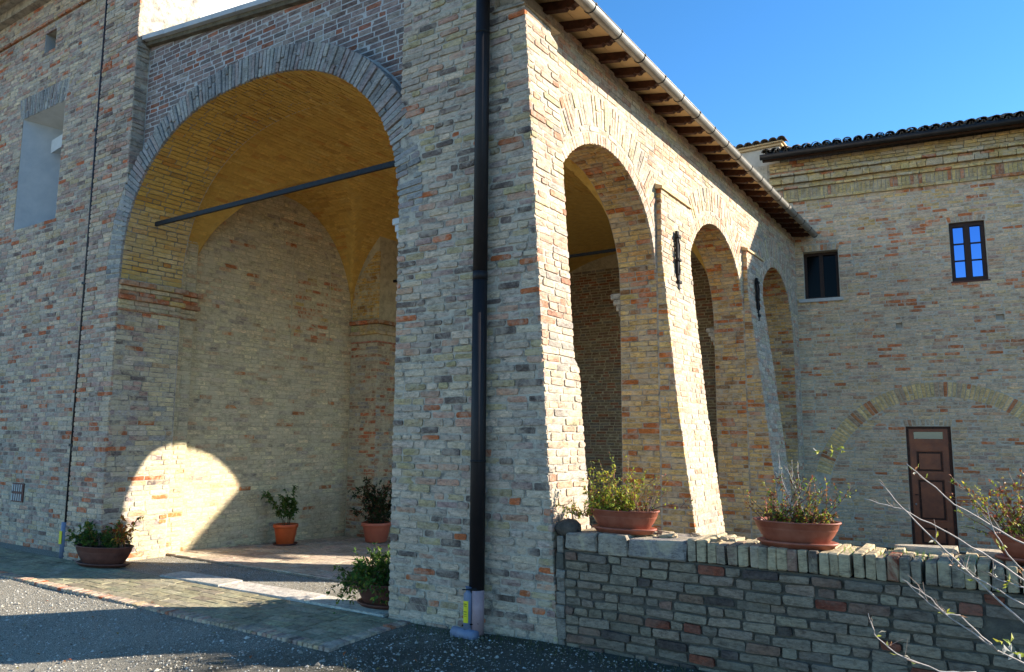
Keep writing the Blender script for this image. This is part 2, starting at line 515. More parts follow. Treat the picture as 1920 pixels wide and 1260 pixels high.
def FA(y0=0.0): return lambda u, v, w: (u, y0 - w, v)                # faces -Y
def FB(x0): return lambda u, v, w: (x0 + w, u, v)                    # faces +X, u = Y
def FBn(x0): return lambda u, v, w: (x0 - w, -u, v)                  # faces -X
NC = np.array([.1377, -.9905])
def FCf(off=0.0): return lambda u, v, w: (u + (w + off) * NC[0], 11.3 + .139 * (u + .44) + (w + off) * NC[1], v)

# =================================================================== GROUND
def grid(name, xs, ys, zf, mat, kind='structure', parent=None):
    V = [(x, y, zf(x, y)) for y in ys for x in xs]; n = len(xs)
    F = [[j * n + i, j * n + i + 1, (j + 1) * n + i + 1, (j + 1) * n + i] for j in range(len(ys) - 1) for i in range(n - 1)]
    o = mesh(name, V, F, mat, parent)
    if kind: o['kind'] = kind
    return o

def ground_material():
    m, nt, p = new_mat('gravel_and_soil')
    fine = noise(nt, 130, 3, 0.8)
    c = ramp(nt, fine, [(0.40, (.10, .085, .06)), (0.52, (.31, .27, .20)), (0.62, (.60, .54, .43))])
    g = nt.nodes.new('ShaderNodeNewGeometry')
    sx = nt.nodes.new('ShaderNodeSeparateXYZ'); nt.links.new(g.outputs['Position'], sx.inputs[0])
    mr = nt.nodes.new('ShaderNodeMapRange'); mr.inputs[1].default_value = -3.4; mr.inputs[2].default_value = 0.6
    nt.links.new(sx.outputs['X'], mr.inputs[0])
    big = noise(nt, 1.3, 6, 0.7)
    ad = nt.nodes.new('ShaderNodeMath'); ad.operation = 'MULTIPLY_ADD'; ad.inputs[1].default_value = 0.75
    nt.links.new(mr.outputs[0], ad.inputs[0]); nt.links.new(big, ad.inputs[2])
    f = ramp(nt, ad.outputs[0], [(0.55, 0.0), (0.95, 0.92)])
    soil = ramp(nt, noise(nt, 30, 6, 0.7), [(0.35, (.030, .026, .018)), (0.7, (.085, .075, .05))])
    c = mix(nt, f, c, soil)
    nt.links.new(c, p.inputs['Base Color'])
    bump(nt, p, noise(nt, 120, 3, 0.8), 0.9, 0.012)
    return m
M_GROUND = ground_material()
xs = [-400, -120, -40, -20] + list(np.arange(-13, 9.01, 0.4)) + [14, 25, 60, 150, 400]
ys = [-400, -120, -40, -15, -8] + list(np.arange(-6, 14.01, 0.4)) + [20, 40, 120, 400]
def ground_h(x, y):
    z = gz(x, y)
    if -8 < x < 8 and -6 < y < 0.5:
        z += 0.012 * math.sin(2.1 * x + 1.3 * y) * math.sin(1.7 * y - .6 * x)
        if x > -1.7 and y < 0.3: z += 0.05 * max(0, min(1, (x + 1.7) / 1.4)) * math.exp(-((y + 0.05) / 0.55) ** 2)
    return z - 0.012
ground = grid('ground', xs, ys, ground_h, M_GROUND)

# paved strip before the end arch: bricks in a running bond, edged with bricks laid across
path = grid('path', [-13, -7, -1.62], [-1.06, -0.5, 0.02], lambda x, y: gz(x, y) - 0.004, mortar_material('path_joint', (.30, .27, .18), (.20, .17, .12), .4))
def FP(dz=0.0): return lambda u, v, w: (u, v, gz(u, v) + dz + w)
recs = lay([[(-10.5, -0.96), (-1.72, -0.96), (-1.72, -0.03), (-10.5, -0.03)]], FP(0.008), P_PAVE, ch=0.135, bl=0.29, mo=0.008, headers=0.0, jit=0.002, proud=0.0015, rnd_=.004)
queue(path, 'paving_brick', B_PAVE, recs)
recs = []
x = -10.5
while x < -1.6:
    w = rnd.uniform(.062, .072)
    recs.append(brick_rec([(x, -1.10), (x + w - .008, -1.10), (x + w - .008, -0.965), (x, -0.965)], FP(0.014), P_PALE(), jit=.003, proud=.004)); x += w
y = -1.09
while y < -0.05:
    w = rnd.uniform(.062, .072)
    recs.append(brick_rec([(-1.715, y), (-1.585, y), (-1.585, y + w - .008), (-1.715, y + w - .008)], FP(0.014), P_PALE(), jit=.003, proud=.004)); y += w
queue(path, 'edging_brick', B_PALE, recs)
# threshold stone
P_ST = mk((1, (.60, .57, .50)))
recs = [brick_rec([(a, 0.0), (b - .01, 0.0), (b - .01, 0.34), (a, 0.34)], FP(0.022), P_ST(), depth=.05, proud=.002)
        for a, b in ((-5.75, -4.55), (-4.55, -3.1), (-3.1, -1.95))]
thr = thing('threshold', (-3.9, 0.17, -0.08), 'long pale stone threshold slab lying on the ground in the end arch', 'threshold')
queue(thr, 'stone_slab', B_CLEAN, recs)
# portico floor
floor = grid('floor', [-7.45, -4.2, -0.95], [1.05, 3, 6, 9, 11.3], lambda x, y: gz(x, y) + 0.002, mortar_material('floor_joint', (.26, .21, .16), (.2, .16, .12), .3))
recs = lay([[(-7.42, 1.07), (-0.98, 1.07), (-0.98, 11.2), (-7.42, 11.2)]], FP(0.016), P_TILE, ch=0.36, bl=0.36, mo=0.008, headers=0.0, jit=.002, proud=.001, rnd_=.004, wob=0.001)
queue(floor, 'floor_tile', B_PAVE, recs)

# =================================================================== END ARCH (faces -Y)
AC, AA, AZ, AB, AN = -4.55, 2.64, 3.90, 2.24, 2.3
A_in = sell(AC, AA, AZ, AB, AN, 60)
A_out = sell(AC, AA, AZ, AB, AN, 60, off=0.34)
JL, JR = AC - AA, AC + AA        # -7.19, -1.91
def batter(z): return -0.0586 * z if z > 0 else 0.0
# ---- corner pier with its buttress
cp = thing('corner_pier', (-0.9, 0.3, -0.08), 'tall shaded brick corner pier with a leaning sunlit buttress side, beside the dark downpipe', 'pier')
top = 7.05
outp = [(JR, -0.3), (0.0, -0.3)] + [(batter(z), z) for z in (0, 1, 2, 3, 4, 5, 5.82)] + [(-0.70, 5.86), (-0.70, top), (JR, top)]
sh = lambda poly, e: [(x + (e if x < -1.8 else (-e if x > -0.69 else 0)), z) for x, z in poly]
extrude('pier_core', [sh(outp, 0.010)], FA(0), -0.50, -0.009, M_PALE, cp)
G().box((-1.0, .55, 3.9), (-.46, 1.0, 5.9)).build('pier_core', M_PALE, cp, occ=True) if False else None
reg = [outp, A_out + [(JL - .34, 1.0), (JL - .34, -1), ]]
hole = [p for p in A_out if p[0] > -4.55] + [(-4.55, 3.9)]
hole_c = [p for p in hole]
recs = lay([[(JR, -0.12), (0.0, -0.12)] + [(batter(z), z) for z in (0, 1, 2, 3, 4, 5, 5.82)] + [(-0.70, 5.86), (-0.70, top), (JR, top)],
            [(x, z) for x, z in hole if x > JR - 0.001] + [(JR, 3.9)]] if False else
           [[(JR, -0.12), (0.0, -0.12)] + [(batter(z), z) for z in (0, 1, 2, 3, 4, 5, 5.82)] + [(-0.70, 5.86), (-0.70, top), (JR, top)]],
           FA(0), P_PIER, ch=0.0705, bl=0.26, mo=0.014, jit=0.006, rnd_=0.011, proud=0.008, wob=.005,
           skip=lambda u, v: v > 3.88 and u < -1.5 and any(False for _ in ()) or (v > 3.9 and ((max(0, (u - AC)) / (AA + .32)) ** AN + ((v - AZ) / (AB + .32)) ** AN) < 1))
queue(cp, 'brick', B_PALE, recs)
# sunlit leaning side of the buttress
def prof_side(v): return batter(v)
def FBat(f): return lambda u, v, w: (f(v) + w, u, v)
sidepoly = [(0.0, -0.12), (0.74, -0.12), (0.72, 1.2), (0.68, 2.35), (0.60, 2.42), (0.60, 5.3), (0.62, 5.72), (0.0, 5.82)]
side_body = [(0.013, -0.3), (0.74, -0.3), (0.71, 1.2), (0.67, 2.35), (0.59, 2.42), (0.59, 5.3), (0.61, 5.70), (0.013, 5.80)]
extrude('buttress_core', [side_body], FBat(prof_side), -0.5, -0.008, M_CLEAN, cp)
recs = lay([sidepoly], FBat(prof_side), P_SUN, ch=0.0705, bl=0.27, mo=0.013, jit=0.006, rnd_=0.010, proud=0.006, wob=.004, v0=-0.12)
queue(cp, 'buttress_brick', B_CLEAN, recs)
g = G()   # sloping capping of the buttress
g.add([(-0.72, -0.02, 5.84), (-0.33, -0.02, 5.82), (-0.30, 0.62, 5.80), (-0.72, 0.62, 5.80), (-0.72, 0.05, 5.93), (-0.40, 0.05, 5.90), (-0.42, 0.60, 5.90), (-0.72, 0.60, 5.93)],
      [[0, 3, 2, 1], [4, 5, 6, 7], [0, 1, 5, 4], [1, 2, 6, 5], [2, 3, 7, 6], [3, 0, 4, 7]])
g.build('buttress_cap', M_CLEAN, cp)
# springing moulding on the hidden side of the pier
g = G()
for z0, z1, pr in ((3.88, 3.95, .09), (3.80, 3.875, .05), (3.72, 3.795, .025)):
    g.box((JR - pr, 0.01, z0), (JR + .05, 0.56, z1), bev=.008)
g.build('springing_moulding', B_PALE if False else STONE, cp)

# ---- end arch wall
aw = thing('end_wall', (AC, 0.5, 3.9), 'shaded brick end wall of the portico above its wide round arch', 'wall')
ctop = lambda x: 7.58 - 0.115 * (x + 7.17)
body = [(JL - .012, 3.9)] + [(JL - .03, 3.9)] + [(JL - .03, 5.25), (-7.16, 5.3), (-7.16, ctop(-7.16)), (JR + .05, ctop(JR)), (JR + .05, 3.9), (JR + .012, 3.9)] + sell(AC, AA + .012, AZ, AB + .012, AN, 60)[1:-1]
extrude('wall_core', [body], FA(0), -1.0, -0.2035, M_SPAN, aw)
rbody = [tuple(p) for p in sell(AC, AA + .012, AZ, AB + .012, AN, 60)] + [tuple(p) for p in sell(AC, AA, AZ, AB, AN, 60, off=0.33)][::-1]
extrude('ring_core', [rbody], FA(0), -0.99, -0.022, mortar_material('grey_mortar', (.34, .33, .31), (.25, .24, .23), .5), aw)
hole = A_out + [(JL - .34, 3.0), (JR + .34, 3.0)]
reg = [[(-7.14, 3.9), (-1.93, 3.9), (-1.93, ctop(-1.93) - .12), (-7.14, ctop(-7.14) - .12)]]
inside = lambda u, v, o=0.36: v < AZ or (abs(u - AC) / (AA + o)) ** AN + ((v - AZ) / (AB + o)) ** AN < 1
def lay_minus(reg, P, pal, o=0.345, **kw):
    """courses cut by the arch extrados"""
    ext = [(x, z) for x, z in sell(AC, AA, AZ, AB, AN, 120, off=o)]
    xr0, xr1 = min(p[0] for p in reg[0]), max(p[0] for p in reg[0])
    return lay([reg[0], [p for p in ext]], P, pal, **kw)
# region above the ring as one polygon: follow extrados, then up
ext = [p for p in sell(AC, AA, AZ, AB, AN, 120, off=0.35)]
e1 = [p for p in ext if -7.14 < p[0] < -1.93 and p[1] > 4.0]
poly = [(-1.93, e1[0][1])] + e1 + [(-7.14, e1[-1][1]), (-7.14, ctop(-7.14) - .13), (-1.93, ctop(-1.93) - .13)]
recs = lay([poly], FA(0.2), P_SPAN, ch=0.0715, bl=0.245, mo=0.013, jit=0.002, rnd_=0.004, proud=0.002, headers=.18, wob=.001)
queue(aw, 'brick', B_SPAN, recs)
recs = ring(A_in, A_out, FA(0.0), P_RING, bw=0.066, mo=0.014, split=.35, jit=.004, rnd_=.009, proud=.010)
queue(aw, 'arch_brick', B_RING, recs)
# soffit bricks
def soffit_map(curve, ya, out=0.0):
    c = np.array(curve); s = np.concatenate([[0], np.cumsum(np.linalg.norm(np.diff(c, axis=0), axis=1))])
    def P(u, v, w):
        i = min(max(int(np.searchsorted(s, v)) - 1, 0), len(c) - 2)
        t = (v - s[i]) / (s[i + 1] - s[i]); p = c[i] * (1 - t) + c[i + 1] * t
        d = c[i + 1] - c[i]; d = d / np.linalg.norm(d)
        nx, nz = -d[1], d[0]          # towards the inside of the opening
        return (p[0] + nx * w, u, p[1] + nz * w)
    return P, s[-1]
Ps, L = soffit_map(A_in, 0)
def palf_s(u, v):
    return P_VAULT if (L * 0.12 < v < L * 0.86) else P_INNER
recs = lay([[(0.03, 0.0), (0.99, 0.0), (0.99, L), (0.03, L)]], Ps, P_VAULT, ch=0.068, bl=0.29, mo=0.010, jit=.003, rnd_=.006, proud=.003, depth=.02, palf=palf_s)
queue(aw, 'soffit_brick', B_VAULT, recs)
# coping
g = G()
x = -7.14
k = 0
recs = []
while x < JR:
    w = rnd.uniform(.5, .68); x1 = min(x + w, JR)
    z = ctop(x) + rnd.uniform(-.006, .012)
    z1 = ctop(x1)
    g2 = G(); g2.add([(x, .06, z - .07), (x1 - .008, .06, z1 - .07), (x1 - .008, 1.05, z1 - .07), (x, 1.05, z - .07), (x, .06, z), (x1 - .008, .06, z1), (x1 - .008, 1.05, z1), (x, 1.05, z)],
                     [[0, 3, 2, 1], [4, 5, 6, 7], [0, 1, 5, 4], [1, 2, 6, 5], [2, 3, 7, 6], [3, 0, 4, 7]])
    g2.build('coping_slab', PLASTER_B, aw); x = x1
g = G(); g.add([(-7.14, .13, ctop(-7.14) - .135), (JR, .13, ctop(JR) - .135), (JR, 1.0, ctop(JR) - .135), (-7.14, 1.0, ctop(-7.14) - .135),
                (-7.14, .13, ctop(-7.14) - .072), (JR, .13, ctop(JR) - .072), (JR, 1.0, ctop(JR) - .072), (-7.14, 1.0, ctop(-7.14) - .072)],
               [[0, 3, 2, 1], [4, 5, 6, 7], [0, 1, 5, 4], [1, 2, 6, 5], [2, 3, 7, 6], [3, 0, 4, 7]])
g.build('coping_bed', plain('mossy_mortar', (.07, .055, .035), (.20, .16, .10), 9, .9, .8, .02), aw)
# tie rod
tr = G().box((-6.88, 0.30, 4.67), (JR, 0.335, 4.735), bev=.004).build('tie_rod', IRON)
tag(tr, 'flat black iron tie rod spanning the wide shaded end arch', 'tie rod')
tr2 = G().box((-7.1, 5.20, 4.67), (-1.0, 5.235, 4.72), bev=.004).build('tie_rod', IRON)
tag(tr2, 'second black iron tie rod deep inside, beyond the first vaulted bay', 'tie rod')

# =================================================================== MAIN BUILDING (left)
mb = thing('main_building', (-8.5, 0.5, -0.08), 'old pale brick building at the left with a splayed window and stepped corner', 'building')
WT = 9.42
# corner pilaster
pl = [(-8.10, -0.3), (JL, -0.3), (JL, 5.3), (-7.15, 5.3), (-7.15, 9.9), (-8.10, 9.9)]
extrude('corner_core', [[(x + (.010 if x < -8 else -.010), z) for x, z in pl]], FA(0), -1.0, -0.009, M_PALE, mb)
plp = [(-8.10, -0.12), (JL, -0.12), (JL, 3.9)] + [(x, z) for x, z in sell(AC, AA, AZ, AB, AN, 160, off=0.35)[::-1] if x < -7.15 and z > 3.9] + [(-7.15, 9.9), (-8.10, 9.9)]
recs = lay([plp], FA(0), P_PALE, ch=0.0705, bl=0.27, mo=0.013, jit=.004, rnd_=.008, proud=.005, wob=.003, v0=-.12)
# side face of the pilaster above the arch (faces +X)
recs += lay([[(0.0, 5.3), (0.20, 5.3), (0.20, 7.6), (0.0, 7.6)]], FB(-7.15), P_RING, ch=0.0705, bl=0.27, mo=0.013, jit=.006, rnd_=.01, proud=.012)
queue(mb, 'corner_brick', B_PALE, recs)
# wing wall with niche window and vent
W0, W1, WZ0, WZ1 = -11.30, -9.82, 5.25, 7.32
win = [(W0, WZ0), (W1, WZ0), (W1, WZ1), (W0, WZ1)]
vent = [(-10.74, 8.42), (-10.34, 8.42), (-10.34, 8.80), (-10.74, 8.80)]
wp = [(-16, -0.3), (-8.05, -0.3), (-8.05, 9.6), (-16, 9.6)]
extrude('wall_core', [wp, win[::-1], vent[::-1]], FA(0.3), -0.85, -0.006, M_PALE, mb)
lint = [(W0 - .10, WZ1), (W1 + .02, WZ1), (W1 + .12, WZ1 + .40), (W0 - .18, WZ1 + .40)]
wreg = [[(-15.98, -0.1), (-8.12, -0.1), (-8.12, 9.42), (-15.98, 9.42)], [(a, b) for a, b in win], vent, lint]
recs = lay(wreg, FA(0.3), P_PALE, ch=0.0705, bl=0.27, mo=0.012, jit=.003, rnd_=.006, proud=.004, wob=.003,
           skip=lambda u, v: (W0 - .02 < u < W1 + .02 and WZ0 < v < WZ1) or (8.95 < v < 9.02) or (-10.5 < u < -10.05 and .55 < v < .88))
queue(mb, 'brick', B_PALE, recs)
recs = ring([(W1 + .02, WZ1), (W0 - .10, WZ1)], [(W1 + .12, WZ1 + .40), (W0 - .18, WZ1 + .40)], FA(0.3), P_RING, bw=.062, mo=.014, split=.5, proud=.008)
queue(mb, 'lintel_brick', B_RING, recs)
recs = lay([[(-13.6, 8.95), (-8.12, 8.95), (-8.12, 9.01), (-13.6, 9.01)]], FA(0.26), P_RED, ch=.06, bl=.3, mo=.01, depth=.06)
queue(mb, 'string_course_brick', B_CLEAN, recs)
# splayed window niche
wf = G()
yb = 0.85
wf.add([(W0, .31, WZ0), (W0, .31, WZ1), (W0 + .42, yb, WZ1 - .05), (W0 + .42, yb, WZ0)], [[0, 1, 2, 3]])
wf.add([(W1, .31, WZ0), (W1, .31, WZ1), (W1 - .1, yb, WZ1 - .05), (W1 - .1, yb, WZ0)], [[3, 2, 1, 0]])
wf.add([(W0, .31, WZ0), (W1, .31, WZ0), (W1, yb + .6, WZ0 + .02), (W0, yb + .6, WZ0 + .02)], [[0, 1, 2, 3]])
wo = wf.build('window_reveal', PLASTER_B, mb)
ws = G().add([(W0, .31, WZ1), (W1, .31, WZ1), (W1, yb, WZ1 - .12), (W0, yb, WZ1 - .12)], [[3, 2, 1, 0]]).build('window_soffit', PLASTER, mb)
g = G()   # inner opening: blank panel with small high window and sloping ledge
g.box((W0 + .4, yb, WZ0), (W0 + .62, yb + .5, WZ1))
g.build('inner_reveal', PLASTER_B, mb)
G().box((W0 + .3, yb + .5, WZ0), (W1 + .1, yb + .55, WZ1)).build('window_back', PLASTER_B, mb)
g = G(); g.add([(W0 + .42, .62, WZ1 - .62), (W1 - .02, .60, WZ1 - .50), (W1 - .02, .60, WZ1 - .28), (W0 + .42, .62, WZ1 - .38),
                (W0 + .42, 1.3, WZ1 - .45), (W1 - .02, 1.3, WZ1 - .36), (W1 - .02, 1.3, WZ1 - .2), (W0 + .42, 1.3, WZ1 - .25)],
               [[0, 1, 2, 3], [7, 6, 5, 4], [0, 4, 5, 1], [3, 2, 6, 7], [0, 3, 7, 4], [1, 5, 6, 2]])
g.build('window_ledge', PLASTER, mb)
G().box((-10.76, .5, 8.40), (-10.32, .6, 8.82)).build('vent_recess', HOLE, mb)
G().box((-10.745, .31, 8.41), (-10.73, .5, 8.81)).build('vent_side', B_PALE if False else PLASTER_B, mb)
# terracotta wall grille
gr = G().box((-10.45, .285, .58), (-10.07, .30, .88)).build('grille', TERRA_D, mb)
for zz in (.60, .75):
    for k in range(5):
        G().box((-10.43 + k * .072, .276, zz), (-10.43 + k * .072 + .03, .284, zz + .11)).build('grille_slat', STONE, gr)
# cornice, eave and gutter of the wing
G().box((-16, .05, 9.6), (-8.1, 1.2, 9.68), bev=.01).build('cornice', M_CLEAN, mb)
G().box((-16, .16, 9.43), (-8.1, .5, 9.6), bev=.01).build('cornice', M_CLEAN, mb)
g = G(); g.add([(-16, -.42, 9.62), (-7.95, -.42, 9.62), (-7.95, 6, 11.2), (-16, 6, 11.2), (-16, -.42, 9.72), (-7.95, -.42, 9.72), (-7.95, 6, 11.3), (-16, 6, 11.3)],
               [[0, 3, 2, 1], [4, 5, 6, 7], [0, 1, 5, 4], [1, 2, 6, 5], [2, 3, 7, 6], [3, 0, 4, 7]])
g.build('roof', PIAN, mb, occ=True)
G().tube([(-16, -.48, 9.64), (-8.2, -.48, 9.64)], .075, 10).build('gutter', GUT_D, mb, True)
# white rendered wall over the portico roof
G().box((-7.9, 1.005, 6.6), (-7.17, 11.4, 12.0)).build('rendered_wall', PLASTER_W, mb, occ=True)
# hidden downpipe in the corner of the wing
dp = thing('downpipe', (-8.15, .05, 0), 'thin black downpipe tucked into the corner of the left wing wall', 'downpipe')
G().tube([(-8.150, .045, .35), (-8.150, .045, 9.40)], .040, 8).build('pipe', PIPE_D, dp, True)
for z in (1.5, 3.9, 6.3): G().box((-8.20, .0, z), (-8.105, .30, z + .04)).build('clamp', IRON, dp)
G().tube([(-8.165, .03, -.1), (-8.165, .03, .42)], .052, 10).build('plastic_shoe', PVC_B, dp, True)
G().box((-8.205, -.028, .12), (-8.135, -.022, .30)).build('sticker', YELLOW, dp)

# =================================================================== PORTICO: rear wall, jamb, pilasters
rw = thing('portico_rear_wall', (-7.4, 5, -0.2), 'brick rear wall inside the portico, tinted yellow like bounced light, with pilasters and a patch of sun', 'wall')
XW = -7.40
extrude('wall_core', [[(1.2, -0.8), (11.4, -0.8), (11.4, 6.6), (1.2, 6.6)]], FB(XW), -0.5, -0.004, M_INNER, rw)
def lun(Y, c=3.02, a=1.75, z0=3.88, b=2.05):
    t = 1 - ((Y - c) / a) ** 2
    return z0 + b * math.sqrt(t) if t > 0 else z0
reds = lambda u, v: 3.35 < u < 4.25 and 3.35 < v < 4.55 and rnd.random() < .5
def pal_in(u, v):
    return P_RED if reds(u, v) else P_INNER
polyw = [(1.30, -0.15), (4.80, -0.30), (4.80, 4.0)] + [(Y, lun(Y) + .12) for Y in np.linspace(4.7, 1.36, 30)] + [(1.30, 4.0)]
recs = lay([polyw], FB(XW), P_INNER, ch=.0705, bl=.28, mo=.010, jit=.003, rnd_=.006, proud=.0025, depth=.02, palf=pal_in, wob=.004)
polyw2 = [(5.7, -0.3), (9.2, -0.4), (9.2, 5.4), (5.7, 5.4)]
recs += lay([polyw2], FB(XW), P_INNER, ch=.0705, bl=.28, mo=.010, jit=.003, rnd_=.006, proud=.0025, depth=.02)
queue(rw, 'brick', B_INNER, recs)
# outline of a walled-up niche: thin proud plaster line
g = G()
npts = [(3.30, 3.0)] + [(3.30, 4.9)] + [(3.30 + .45 * (1 - math.cos(t)), 4.9 + .32 * math.sin(t)) for t in np.linspace(.3, math.pi * .95, 8)] + [(4.22, 3.4)]
g.tube([(XW + .002, a, b) for a, b in npts], .012, 5)
g.build('niche_outline', M_INNER, rw)
# jamb of the end arch (faces +X), with setback pilaster
jx = JL
recs = lay([[(0.02, -0.12), (0.98, -0.12), (0.98, 3.44), (0.02, 3.44)]], FB(jx), P_INNER, ch=.0705, bl=.28, mo=.012, jit=.004, rnd_=.008, proud=.005, v0=-.12,
           palf=lambda u, v: P_PALE if u < .5 or rnd.random() < .3 else P_INNER)
G().box((-7.60, 1.0, -0.4), (-7.295, 1.30, 5.9)).build('pilaster_core', M_INNER, rw, occ=True)
recs += lay([[(1.005, -0.12), (1.29, -0.12), (1.29, 3.44), (1.005, 3.44)]], FB(-7.285), P_INNER, ch=.0705, bl=.25, mo=.012, jit=.003, proud=.003, v0=-.12)
recs += lay([[(1.005, 3.9), (1.29, 3.9), (1.29, 5.5), (1.005, 4.6)]], FB(-7.285), P_INNER, ch=.0705, bl=.25, mo=.012, jit=.003, proud=.003)
queue(rw, 'jamb_brick', B_INNER, recs)
# moulded brick impost
def impost(xf, y0, y1, th, depth=.3, faces='x'):
    for z0, z1, pr, pal in ((3.80, 3.87, .085, P_RED), (3.735, 3.795, .03, P_INNER), (3.67, 3.73, .03, P_RED), (3.60, 3.665, .06, P_RED),
                            (3.53, 3.595, .01, P_INNER), (3.47, 3.525, .01, P_INNER), (3.44, 3.468, .03, P_RED)):
        y = y0 - (pr if y0 > 2 else 0)
        while y < y1 + pr - .02:
            w = rnd.uniform(.2, .3); e = min(y + w, y1 + pr)
            if y1 + pr - e < .08: e = y1 + pr
            g = G(); g.box((xf - depth, y + .004, z0), (xf + pr + rnd.uniform(-.004, .004), e - .004, z1), bev=.006, col=pal())
            g.build('impost_brick', B_CLEAN, th); y = e
impost(jx, 0.015, 0.98, rw)
impost(-7.285, 0.985, 1.30, rw)
# second pilaster
G().box((-7.60, 4.80, -0.6), (-6.712, 5.68, 5.9)).build('pilaster_core', M_INNER, rw, occ=True)
P_P2 = mk((30, (.42, .33, .22)), (18, (.38, .20, .11)), (10, (.45, .14, .06)), (14, (.36, .32, .27)))
recs = lay([[(-7.38, -0.35), (-6.70, -0.35), (-6.70, 3.44), (-7.38, 3.44)]], FA(4.788), P_P2, ch=.0705, bl=.27, mo=.014, jit=.002, rnd_=.004, proud=.003)
recs += lay([[(4.80, -0.3), (5.68, -0.3), (5.68, 3.44), (4.80, 3.44)]], FB(-6.70), P_P2, ch=.0705, bl=.27, mo=.014, jit=.002, rnd_=.004, proud=.003)
recs += lay([[(-7.38, 3.9), (-6.70, 3.9), (-6.70, 5.3), (-7.38, 4.6)]], FA(4.788), P_VAULT, ch=.0705, bl=.27, mo=.010, jit=.002, rnd_=.004, proud=.003)
queue(rw, 'pilaster_brick', B_INNER, recs)
for z0, z1, pr, c in ((3.80, 3.87, .085, (.45, .16, .06)), (3.67, 3.79, .03, (.48, .36, .17)), (3.60, 3.665, .06, (.48, .34, .14)), (3.44, 3.47, .03, (.42, .16, .07))):
    x = -7.38
    while x < -6.75 + pr:
        e = min(x + rnd.uniform(.2, .28), -6.712 + pr)
        if -6.712 + pr - e < .08: e = -6.712 + pr + .001
        G().box((x + .003, 4.79 - pr, z0), (e - .003, 5.68 + pr, z1), bev=.006, col=tuple(q * rnd.uniform(.8, 1.2) for q in c)).build('impost_brick', B_CLEAN, rw)
        x = e
extrude('end_wall_core', [[(-7.5, -.9), (-.99, -.9), (-.99, 6.4), (-7.5, 6.4)]], FA(11.3), -.3, -.004, M_INNER, rw)
P_END = mk((30, (.30, .22, .13)), (20, (.26, .16, .10)), (10, (.33, .14, .07)), (14, (.24, .20, .15)))  # dark browns put the gloom of the far end into the bricks
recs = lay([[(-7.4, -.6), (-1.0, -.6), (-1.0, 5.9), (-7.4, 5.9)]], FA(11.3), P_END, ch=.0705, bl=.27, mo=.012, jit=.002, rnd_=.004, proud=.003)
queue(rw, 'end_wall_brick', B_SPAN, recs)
# inner return wall (pale plaster) beyond the second bay
G().box((-7.5, 9.2, -.6), (-6.3, 9.6, 5.9)).build('plaster_return', PLASTER, rw, occ=True)
G().box((-7.39, 5.69, -.5), (-7.35, 6.6, 3.4)).build('plaster_panel', PLASTER, rw)

# =================================================================== VAULT
va = thing('portico_vault', (-4.2, 5.5, 5.9), 'brick groin vault over the portico, tinted ochre like bounced light, seen through the wide end arch', 'vault')
VC, VA, VZ, VB = -4.2, 3.22, 3.85, 2.42
def zlong(x):
    t = 1 - abs((x - VC) / VA) ** 2.25
    return VZ + VB * max(t, 0) ** (1 / 2.25)
def bay(y, spans):
    for a, b, h in spans:
        if a < y < b:
            c, w = (a + b) / 2, (b - a) / 2
            return 3.88 + h * math.sqrt(max(0, 1 - ((y - c) / w) ** 2))
    return 3.8
SPL = [(1.27, 4.78, 2.07), (5.68, 9.2, 2.07)]
SPR = [(0.50, 3.50, 1.55), (4.4, 7.36, 1.55), (8.15, 10.95, 1.55)]
def zv(x, y):
    return max(zlong(x), bay(y, SPL) if x < VC else bay(y, SPR))
nx, ny = 110, 170
xs = np.linspace(VC - VA - .0, VC + VA, nx); ys = np.linspace(0.995, 11.3, ny)
V = [(x, y, zv(x, y) + .006) for y in ys for x in xs]
F = [[j * nx + i, (j + 1) * nx + i, (j + 1) * nx + i + 1, j * nx + i + 1] for j in range(ny - 1) for i in range(nx - 1)]
mesh('vault_shell', V, F, M_VAULT, va, occ=True)
# bricks on the long barrel
cur = [(x, zlong(x)) for x in VC - VA * np.cos(np.linspace(0.02, math.pi - 0.02, 70))][::-1]
Pv, Lv = soffit_map(cur, 0)
def skipv(u, v):
    x, y, z = Pv(u, v, 0)
    return max((bay(yy_, SPL) if x < VC else bay(yy_, SPR)) for yy_ in (y - .13, y, y + .13)) > z - 0.01
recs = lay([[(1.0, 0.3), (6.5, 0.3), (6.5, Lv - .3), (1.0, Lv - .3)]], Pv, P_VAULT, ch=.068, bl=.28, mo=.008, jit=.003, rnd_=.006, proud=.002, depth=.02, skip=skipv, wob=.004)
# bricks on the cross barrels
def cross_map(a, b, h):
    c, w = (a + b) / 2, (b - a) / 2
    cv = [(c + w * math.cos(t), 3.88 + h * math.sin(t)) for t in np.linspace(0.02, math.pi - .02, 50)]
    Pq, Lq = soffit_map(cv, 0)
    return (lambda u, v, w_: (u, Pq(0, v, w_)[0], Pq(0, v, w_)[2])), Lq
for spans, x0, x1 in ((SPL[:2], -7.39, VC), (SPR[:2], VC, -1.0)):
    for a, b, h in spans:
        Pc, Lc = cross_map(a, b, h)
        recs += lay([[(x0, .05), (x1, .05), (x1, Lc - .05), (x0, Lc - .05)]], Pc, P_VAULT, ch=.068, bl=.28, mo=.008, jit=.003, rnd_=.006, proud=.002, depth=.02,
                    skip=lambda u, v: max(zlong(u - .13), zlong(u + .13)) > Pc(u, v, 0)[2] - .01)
queue(va, 'brick', B_VAULT, recs)

